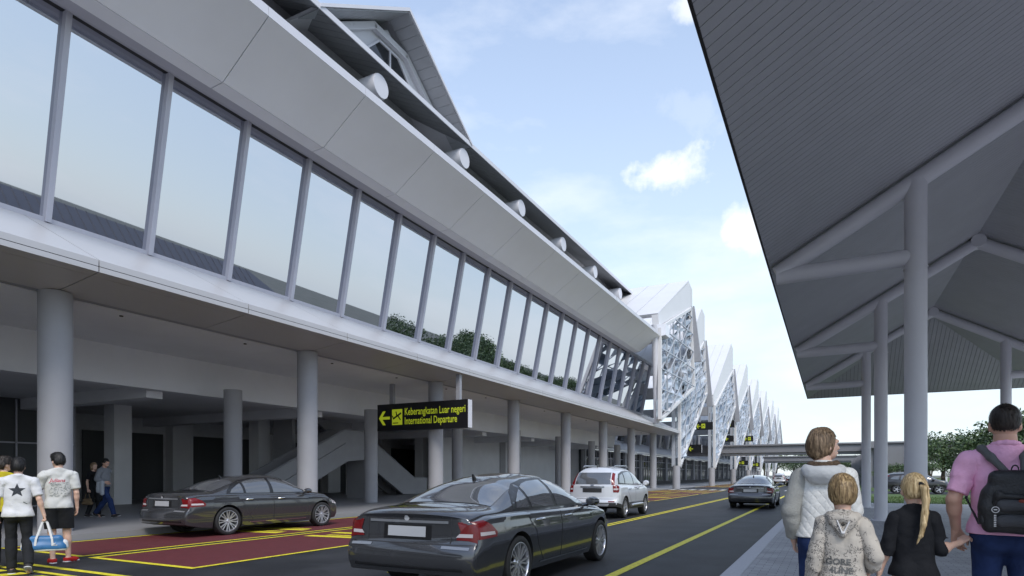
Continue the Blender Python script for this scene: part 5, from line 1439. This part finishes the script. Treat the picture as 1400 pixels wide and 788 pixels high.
# --- boy
b_ = Person('boy with sandy hair in beige scribble printed hooded top', (0.069, 4.371, PZ), 0, 1.30, .008, shoulder=.140, head=1.22, strands=1900, hipw=.08, bulk=.95, group='family walking under the canopy', handk=1.05,
    J=dict(elL=(-.205,-.05,1.13), wrL=(-.245,.02,.88), elR=(.232,-.06,1.15), wrR=(.20,.10,1.02)))
b_.body(SKINP, curl=(.6, .9))
b_.top('hooded_top', SCRIB, .84, .023, (1.92, 1.95), 1.50, .006, 21, flare=.01)
d = Sdf()
for q in range(10):
    a0, a1 = math.pi*(.92+1.16*q/10), math.pi*(.92+1.16*(q+1)/10)
    f = lambda a: (.098*math.cos(a), -.02+.105*math.sin(a), 1.475+.012*math.sin(a))
    d.cone(f(a0), f(a1), .032, .032, .03)
d.cone((-.075,-.115,1.44), (0,-.135,1.33), .034, .022, .03); d.cone((.075,-.115,1.44), (0,-.135,1.33), .034, .022, .03); d.noise = wrinkle(14, .005, (30, 30, 30))
hd = b_.fin('hood', [d.mesh(.008)], SCRIB)
d = Sdf(); d.cone((-.042,-.150,1.445), (-.006,-.168,1.345), .006, .006, .01); d.cone((.05,-.148,1.445), (.006,-.168,1.345), .006, .006, .01); d.cone((-.006,-.168,1.345), (.006,-.168,1.345), .007, .007, .01)
b_.fin('hood_lining', [d.mesh(.005)], C_STRAP, hd)
v, f = text_mesh('GORE', .052, bold=.0018); b_.print_on('print', v, f, C_BINK, b_.topo, -.095, .80)
v, f = text_mesh('4LINE', .052, bold=.0018); b_.print_on('print', v, f, C_BINK, b_.topo, -.075, .748)
b_.trousers('trousers', C_KHAKI, waist=.98); b_.shoes(C_SHOE, C_SOLE); b_.hair(H_SANDY, 'short', 7)
# --- girl
g_ = Person('girl with long blond ponytail and black jacket, holding the hand of the backpack man', (0.506, 4.992, PZ), 0, 1.315, .008, shoulder=.140, head=1.16, strands=1300, hipw=.08, bulk=.95, yaw=12, group='family walking under the canopy', handk=1.0, hres=.0038,
    J=dict(elL=(-.205,-.04,1.13), wrL=(-.265,.0,.90), elR=(.205,-.01,1.13), wrR=(.365,.12,1.195)), hdirR=(.55,.45,.40))
g_.body(SKINP, curl=(.5, .75), nrm=(None, (.1,.6,-1)), thumb=(None, (-.5,.2,.9)))
g_.top('black_jacket', C_BLACK, .885, .021, (1.25, 1.06), 1.51, .007, 31, flare=.02, collar=(.066, 1.505, .016))
g_.trousers('trousers', C_KHAKI, waist=.98); g_.shoes(C_SHOE, C_SOLE); g_.hair(H_BLOND, 'tied', 9)
d = Sdf(); pts = [(.012,-.115,.155),(.028,-.145,.125),(.032,-.150,.04),(.026,-.165,-.06),(.01,-.185,-.15),(-.012,-.185,-.235),(-.035,-.175,-.30)]; rr = [.016,.024,.027,.026,.022,.014,.004]
for i in range(6): d.cone(pts[i], pts[i+1], rr[i], rr[i+1], .012)
d.noise = wrinkle(12, .0045, (80, 80, 12))
V, Q = d.mesh(.005); pt = g_.fin('ponytail', [(np.array([g_.headpt(v) for v in V], np.float32), Q)], H_BLOND)
d = Sdf(); d.cone((.010,-.112,.158), (.016,-.122,.150), .020, .021, .01); V, Q = d.mesh(.005); g_.fin('hair_tie', [(np.array([g_.headpt(v) for v in V], np.float32), Q)], C_BLACK, pt)
# --- man in pink
m_ = Person('heavy man in pink polo shirt and blue jeans wearing the black backpack', (1.041, 5.179, PZ), R(-6), 1.80, .010, shoulder=.188, bulk=1.13, arm=1.15, strands=1500, group='family walking under the canopy', hres=.0042,
    J=dict(elL=(-.275,-.045,1.15), wrL=(-.258,.03,.945), elR=(.30,-.03,1.15), wrR=(.31,.05,.92)), hdirL=(.05,.05,-1))
m_.body(SKIN, curl=(.55, .5), nrm=((.55,-.8,0), None), thumb=((.5,.5,0), None))
m_.top('polo_shirt', C_PINK, .93, .018, .82, 1.49, .009, 41, flare=.012, collar=(.072, 1.500, .017))
m_.trousers('jeans', C_JEAN); m_.shoes(C_SHOE, C_SOLE); m_.hair(H_DARK, 'crop', 5)
# backpack hangs on him: a thing of its own
bp = empty('backpack', (1.041, 5.179, PZ), 'black nylon backpack with grey shoulder straps on the back of the man in pink', 'backpack', None, R(-6))
K = m_.k
def bpart(name, d, m, par=bp, res=.007): V, Q = d.mesh(res); return mesh_obj(name, [(V*K, Q)], m, par)
BX = .03
d = Sdf()
for z, wd, dp in ((1.00,.120,.065),(1.10,.128,.075),(1.20,.118,.070),(1.30,.092,.055)):
    d.cone((BX-wd,-.225,z), (BX+wd,-.225,z), dp*.8, dp*.8, .06, .9)
d.noise = wrinkle(51, .007, (24, 24, 24)); bpart('bag_body', d, C_NYL)
d = Sdf(); d.cone((BX-.07,-.285,1.03), (BX+.075,-.285,1.03), .036, .036, .03); d.cone((BX-.065,-.285,1.13), (BX+.07,-.285,1.13), .036, .036, .05); d.noise = wrinkle(52, .004, (28, 28, 28)); pk = bpart('front_pocket', d, C_MESH)
d = Sdf(); d.cone((BX-.085,-.290,1.185), (BX+.085,-.288,1.175), .020, .018, .02); d.cone((BX-.085,-.290,1.20), (BX-.115,-.255,1.10), .02, .018, .02); bpart('pocket_flap', d, C_NYL)
d = Sdf(); d.cone((BX+.015,-.310,1.155), (BX+.085,-.300,1.15), .012, .012, .01); bpart('badge', d, mat('rust_badge', (.20,.035,.02), .7))
d = Sdf()
for z in (1.02, 1.06, 1.10): d.cone((BX-.165,-.215,z), (BX-.16,-.235,z), .022, .022, .03)
bpart('side_pocket', d, C_NYL)
for sx in (-1, 1):
    d = Sdf(); d.cone((BX+sx*.045,-.20,1.335), (sx*.085,-.125,1.43), .020, .024, .02); d.cone((sx*.085,-.125,1.43), (sx*.125,-.055,1.487), .024, .024, .02); d.cone((sx*.125,-.055,1.487), (sx*.135,.04,1.46), .024, .024, .02); d.cone((sx*.135,.04,1.46), (sx*.145,.145,1.33), .022, .02, .02)
    st = bpart('shoulder_strap', d, C_GSTR)
    d = Sdf(); d.cone((sx*.145,.145,1.33), (sx*.20,.08,1.16), .010, .008, .01); d.cone((sx*.20,.08,1.16), (BX+sx*.175,-.14,1.00), .008, .008, .01); bpart('strap_web', d, C_NYL, st)
d = Sdf(); 
for q in range(6):
    a0, a1 = math.pi*q/6, math.pi*(q+1)/6; d.cone((BX+.018*math.cos(a0),-.205,1.345+.03*math.sin(a0)), (BX+.018*math.cos(a1),-.205,1.345+.03*math.sin(a1)), .004, .004, .004)
bpart('grab_loop', d, C_NYL, res=.004)
b = MB()
for q in range(20):
    a0, a1 = 2*math.pi*q/20, 2*math.pi*(q+1)/20
    for r0, r1 in ((.016,.020),): b.quad(*[((BX-.105+r*math.cos(a))*K, -.312*K, (1.10+r*math.sin(a))*K) for r, a in ((r0,a0),(r1,a0),(r1,a1),(r0,a1))])
b.quad(*[((BX-.105+x)*K, -.312*K, (1.10+z)*K) for x, z in ((-.009,-.003),(.009,-.003),(.009,.003),(-.009,.003))])
for q in range(7): b.quad(*[((BX-.107+x)*K, -.311*K, (1.065-.011*q+z)*K) for x, z in ((-.006,-.003),(.006,-.003),(.006,.003),(-.006,.003))])
b.build('printed_emblem', C_STRAP, bp, local=True, fixn=False)

# --- three young men at the left edge, seen from behind
HD = R(64); GL = 'young men walking away at the left edge'
t1 = Person('tall young man in printed pale T-shirt, black shorts and red shoes', (-11.75, 5.78, 0), HD, 1.86, .012, shoulder=.19, yaw=30, tilt=-8, group=GL,
    J=dict(elL=(-.27,.02,1.17), wrL=(-.14,.20,1.30), elR=(.235,-.04,1.13), wrR=(.245,.02,.88), knL=(-.085,.03,.50), anL=(-.075,-.03,.085), knR=(.11,.05,.50), anR=(.13,.06,.085), ftL=(-.2,1,0), ftR=(.75,.8,0)))
t1.body(SKINP, curl=(1.1, .6)); t1.top('t_shirt', C_OFFW, .885, .026, .80, 1.50, .010, 61, collar=(.064, 1.50, .008))
v, f = text_mesh('Julians', .085, shear=.35, bold=.0012); t1.print_on('lettering', v, f, C_RINK, t1.topo, -.125, 1.385)
rg = random.Random(4); b1, b2 = [], []
for q in range(70):
    x, z = rg.uniform(-.13, .13), rg.uniform(-.24, .0); l, a = rg.uniform(.015, .05), rg.choice([0, 0, .4, 1.57, -.5]); dx, dz = l*math.cos(a), l*math.sin(a); n = len(b1)
    b1 += [(x,z),(x+dx,z+dz),(x+dx-.004*math.sin(a)-.0,z+dz+.005*math.cos(a)),(x-.004*math.sin(a),z+.005*math.cos(a))]; b2.append((n,n+1,n+2,n+3))
t1.print_on('print', b1, b2, C_GINK, t1.topo, 0, 1.375)
t1.trousers('shorts', C_BLK2, end=.55, infl=.016); t1.shoes(C_RED, C_SOLE); t1.hair(H_BLACK, 'mop', 11)
t2 = Person('young man in a white T-shirt with a dark star, holding the blue bag', (-11.0, 4.86, 0), HD, 1.74, .012, shoulder=.185, yaw=-14, group=GL,
    J=dict(elL=(-.25,.0,1.14), wrL=(-.26,.10,.90), elR=(.255,-.06,1.14), wrR=(.315,-.03,.89), knL=(-.09,.06,.50), anL=(-.08,.03,.085), knR=(.11,.02,.49), anR=(.13,-.20,.15), ftR=(.1,.8,-.45)))
t2.body(SKINP, curl=(.6, 1.6)); t2.top('t_shirt', C_WHITE, .875, .026, .82, 1.49, .010, 71, collar=(.068, 1.50, .013))
sp = [(0, 0)]; sf = []
for q in range(10):
    a = math.pi/2+q*math.pi/5; r_ = .108 if q % 2 == 0 else .045; sp.append((r_*math.cos(a), r_*math.sin(a)))
# subdivide the star so that it follows the shirt
def fine(poly, grid):
    bm = bmesh.new(); bm.faces.new([bm.verts.new((p[0], p[1], 0)) for p in poly])
    for ax in (0, 1):
        t = min(p[ax] for p in poly)+grid
        while t < max(p[ax] for p in poly):
            c = [0, 0, 0]; c[ax] = t; bmesh.ops.bisect_plane(bm, geom=bm.verts[:]+bm.edges[:]+bm.faces[:], plane_co=c, plane_no=(1,0,0) if ax == 0 else (0,1,0)); t += grid
    bm.verts.index_update(); r = [(v.co.x, v.co.y) for v in bm.verts], [tuple(v.index for v in f.verts) for f in bm.faces]; bm.free(); return r
v, f = fine(sp[1:], .02); t2.print_on('star_print', v, f, C_DINK, t2.topo, -.01, 1.27)
v, f = fine([(0,0),(.05,-.03),(.055,-.022),(.005,.01)], .02); t2.print_on('print', v, f, C_GINK, t2.topo, .06, 1.09)
t2.trousers('jeans', C_BLK2, seed=8); t2.shoes(C_SHOE, C_SOLE); t2.hair(H_BLACK, 'mop', 13)
t3 = Person('young man in yellow T-shirt and dark jeans at the left edge', (-11.89, 5.05, 0), HD, 1.78, .013, shoulder=.185, yaw=-55, group=GL,
    J=dict(elR=(.235,-.03,1.14), wrR=(.20,.16,1.02)))
t3.body(SKINP); t3.top('t_shirt', C_YEL, .90, .026, .82, 1.50, .006, 81); t3.trousers('jeans', C_BLK2, seed=9); t3.shoes(C_SHOE, C_SOLE); t3.hair(H_DARK, 'mop', 17)
# blue duffel bag in the star shirt's right hand
hand = t2.root.matrix_world if False else None
c, sn = math.cos(HD), math.sin(HD)
def t2w(p): x, y, z = [q*t2.k for q in p]; return Vector((-11.0+c*x-sn*y, 4.86+sn*x+c*y, z))
hp = t2w((.325, -.02, .80))
bag = empty('duffel_bag', (hp.x, hp.y, hp.z-.50), 'blue and white duffel bag hanging from the hand of the star shirt man', 'bag', None, HD-R(8))
d = Sdf(); d.cone((-.20,0,.11), (.20,0,.11), .088, .088, .04); d.cone((-.17,.0,.215), (.17,0,.205), .062, .062, .05); d.cone((-.215,0,.07), (.215,0,.07), .065, .065, .05); d.noise = wrinkle(91, .008, (16, 16, 16)); d.cut = [plane((0,0,-1), (0,0,.055))]
V, Q = d.mesh(.010); mesh_obj('bag_body', [(V, Q)], C_BLUE, bag)
d = Sdf(); d.cone((-.21,0,.065), (.21,0,.065), .078, .078, .05); d.cut = [plane((0,0,1), (0,0,.068)), plane((0,0,-1), (0,0,.03))]; V, Q = d.mesh(.010); mesh_obj('base_trim', [(V, Q)], C_STRAP, bag)
for sx in (-1, 1):
    d = Sdf(); d.cone((sx*.235,0,.09), (sx*.24,0,.14), .07, .06, .03, .9); d.cut = [plane((-sx,0,0), (sx*.235,0,0))]; V, Q = d.mesh(.009); mesh_obj('end_panel', [(V, Q)], C_STRAP, bag)
for yy in (-.075, .075):
    b = MB(); P = [(-.11,yy*1.12,.11),(-.10,yy,.22),(-.03,yy*.15,.475),(.0,0,.49),(.03,yy*.15,.475),(.10,yy,.22),(.11,yy*1.12,.11)]
    for i in range(6): b.bar(P[i], P[i+1], .028, .008, up=(0, 1, 0))
    b.build('carry_strap', C_STRAP, bag, local=True)
b = MB(); b.prism([(.10,.115),(.17,.115),(.17,.125),(.10,.125)], 'y', -.094, -.091); b.prism([(.125,.135),(.14,.135),(.15,.16),(.135,.15),(.12,.155)], 'y', -.094, -.091); b.build('printed_mark', C_STRAP, bag, local=True)
# --- couple on the concourse
HR = R(-66)
p1 = Person('man in grey sweater and blue jeans striding with his arm around a woman', (-20.55, 11.43, PZ), HR, 1.86, .014, shoulder=.185, yaw=-12, tilt=-14, group='couple strolling on the concourse',
    J=dict(elL=(-.33,-.22,1.36), wrL=(-.35,-.46,1.40), elR=(.25,-.06,1.15), wrR=(.20,.16,1.06), knL=(-.10,-.06,.50), anL=(-.10,-.36,.14), ftL=(0,.85,-.5), knR=(.10,.24,.52), anR=(.10,.36,.10), ftR=(0,1,.2)))
p1.body(SKIN); p1.top('sweater', C_GREY, .93, .026, (1.9, 1.9), 1.50, .006, 101, flare=.01); p1.trousers('jeans', C_JEAN, seed=21); p1.shoes(C_SHOE, C_SOLE); p1.hair(H_BLACK, 'short', 19)
p2 = Person('woman in a black top and black leggings with brown hair, beside the man in grey', (-21.2, 11.45, PZ), HR, 1.74, .014, shoulder=.165, yaw=-20, bulk=.93, bust=True, group='couple strolling on the concourse',
    J=dict(knL=(-.08,.10,.50), anL=(-.08,.12,.085), knR=(.08,.0,.50), anR=(.08,-.16,.10), elR=(.21,-.06,1.14), wrR=(.22,-.02,.90)))
p2.body(SKINP, curl=(.6, 1.5)); p2.top('black_top', C_BLACK, .90, .016, (.7, .7), 1.49, .005, 111, flare=.012); p2.trousers('leggings', C_BLK2, infl=.008, seed=23); p2.shoes(C_SHOE, C_SOLE); p2.hair(H_BROWN, 'long', 23)
ch, sh_ = math.cos(HR), math.sin(HR)
def loc_of(p, base, k): x, y, z = [q*k for q in p]; return Vector((base[0]+ch*x-sh_*y, base[1]+sh_*x+ch*y, base[2]+z))
q = loc_of((.23,-.03,.80), (-21.2,11.45,PZ), p2.k)
hb = empty('handbag', (q.x, q.y, q.z-.40), 'tan handbag hanging from the hand of the woman in black', 'bag', None, HR)
d = Sdf(); d.cone((0,-.13,.06), (0,.13,.06), .06, .06, .04); d.cone((0,-.10,.17), (0,.10,.17), .04, .04, .06); V, Q = d.mesh(.010); mesh_obj('bag_body', [(V, Q)], C_TAN, hb)
b = MB(); b.tube([(0,-.09,.20),(0,-.05,.36),(0,.05,.36),(0,.09,.20)], .012, 8); b.build('handle', C_TAN, hb, local=True, smooth=True)
q = loc_of((.22,.06,1.08), (-20.55,11.43,PZ), p1.k)
jk = empty('jacket', (q.x, q.y, q.z-.40), 'pale grey jacket draped over the forearm of the man in the grey sweater', 'jacket', None, HR)
d = Sdf(); d.cone((0,-.08,.38), (0,.06,.38), .055, .055, .03); d.cone((.035,-.08,.10), (.035,-.07,.36), .055, .06, .05, 1.0); d.cone((.04,.05,.02), (.035,.04,.36), .06, .06, .05); d.cone((-.04,0,.16), (-.03,0,.36), .05, .05, .04); d.noise = wrinkle(121, .014, (26, 26, 10))
V, Q = d.mesh(.010); mesh_obj('draped_cloth', [(V, Q)], cloth('pale_grey_cloth', (0.36, 0.38, 0.41)), jk)
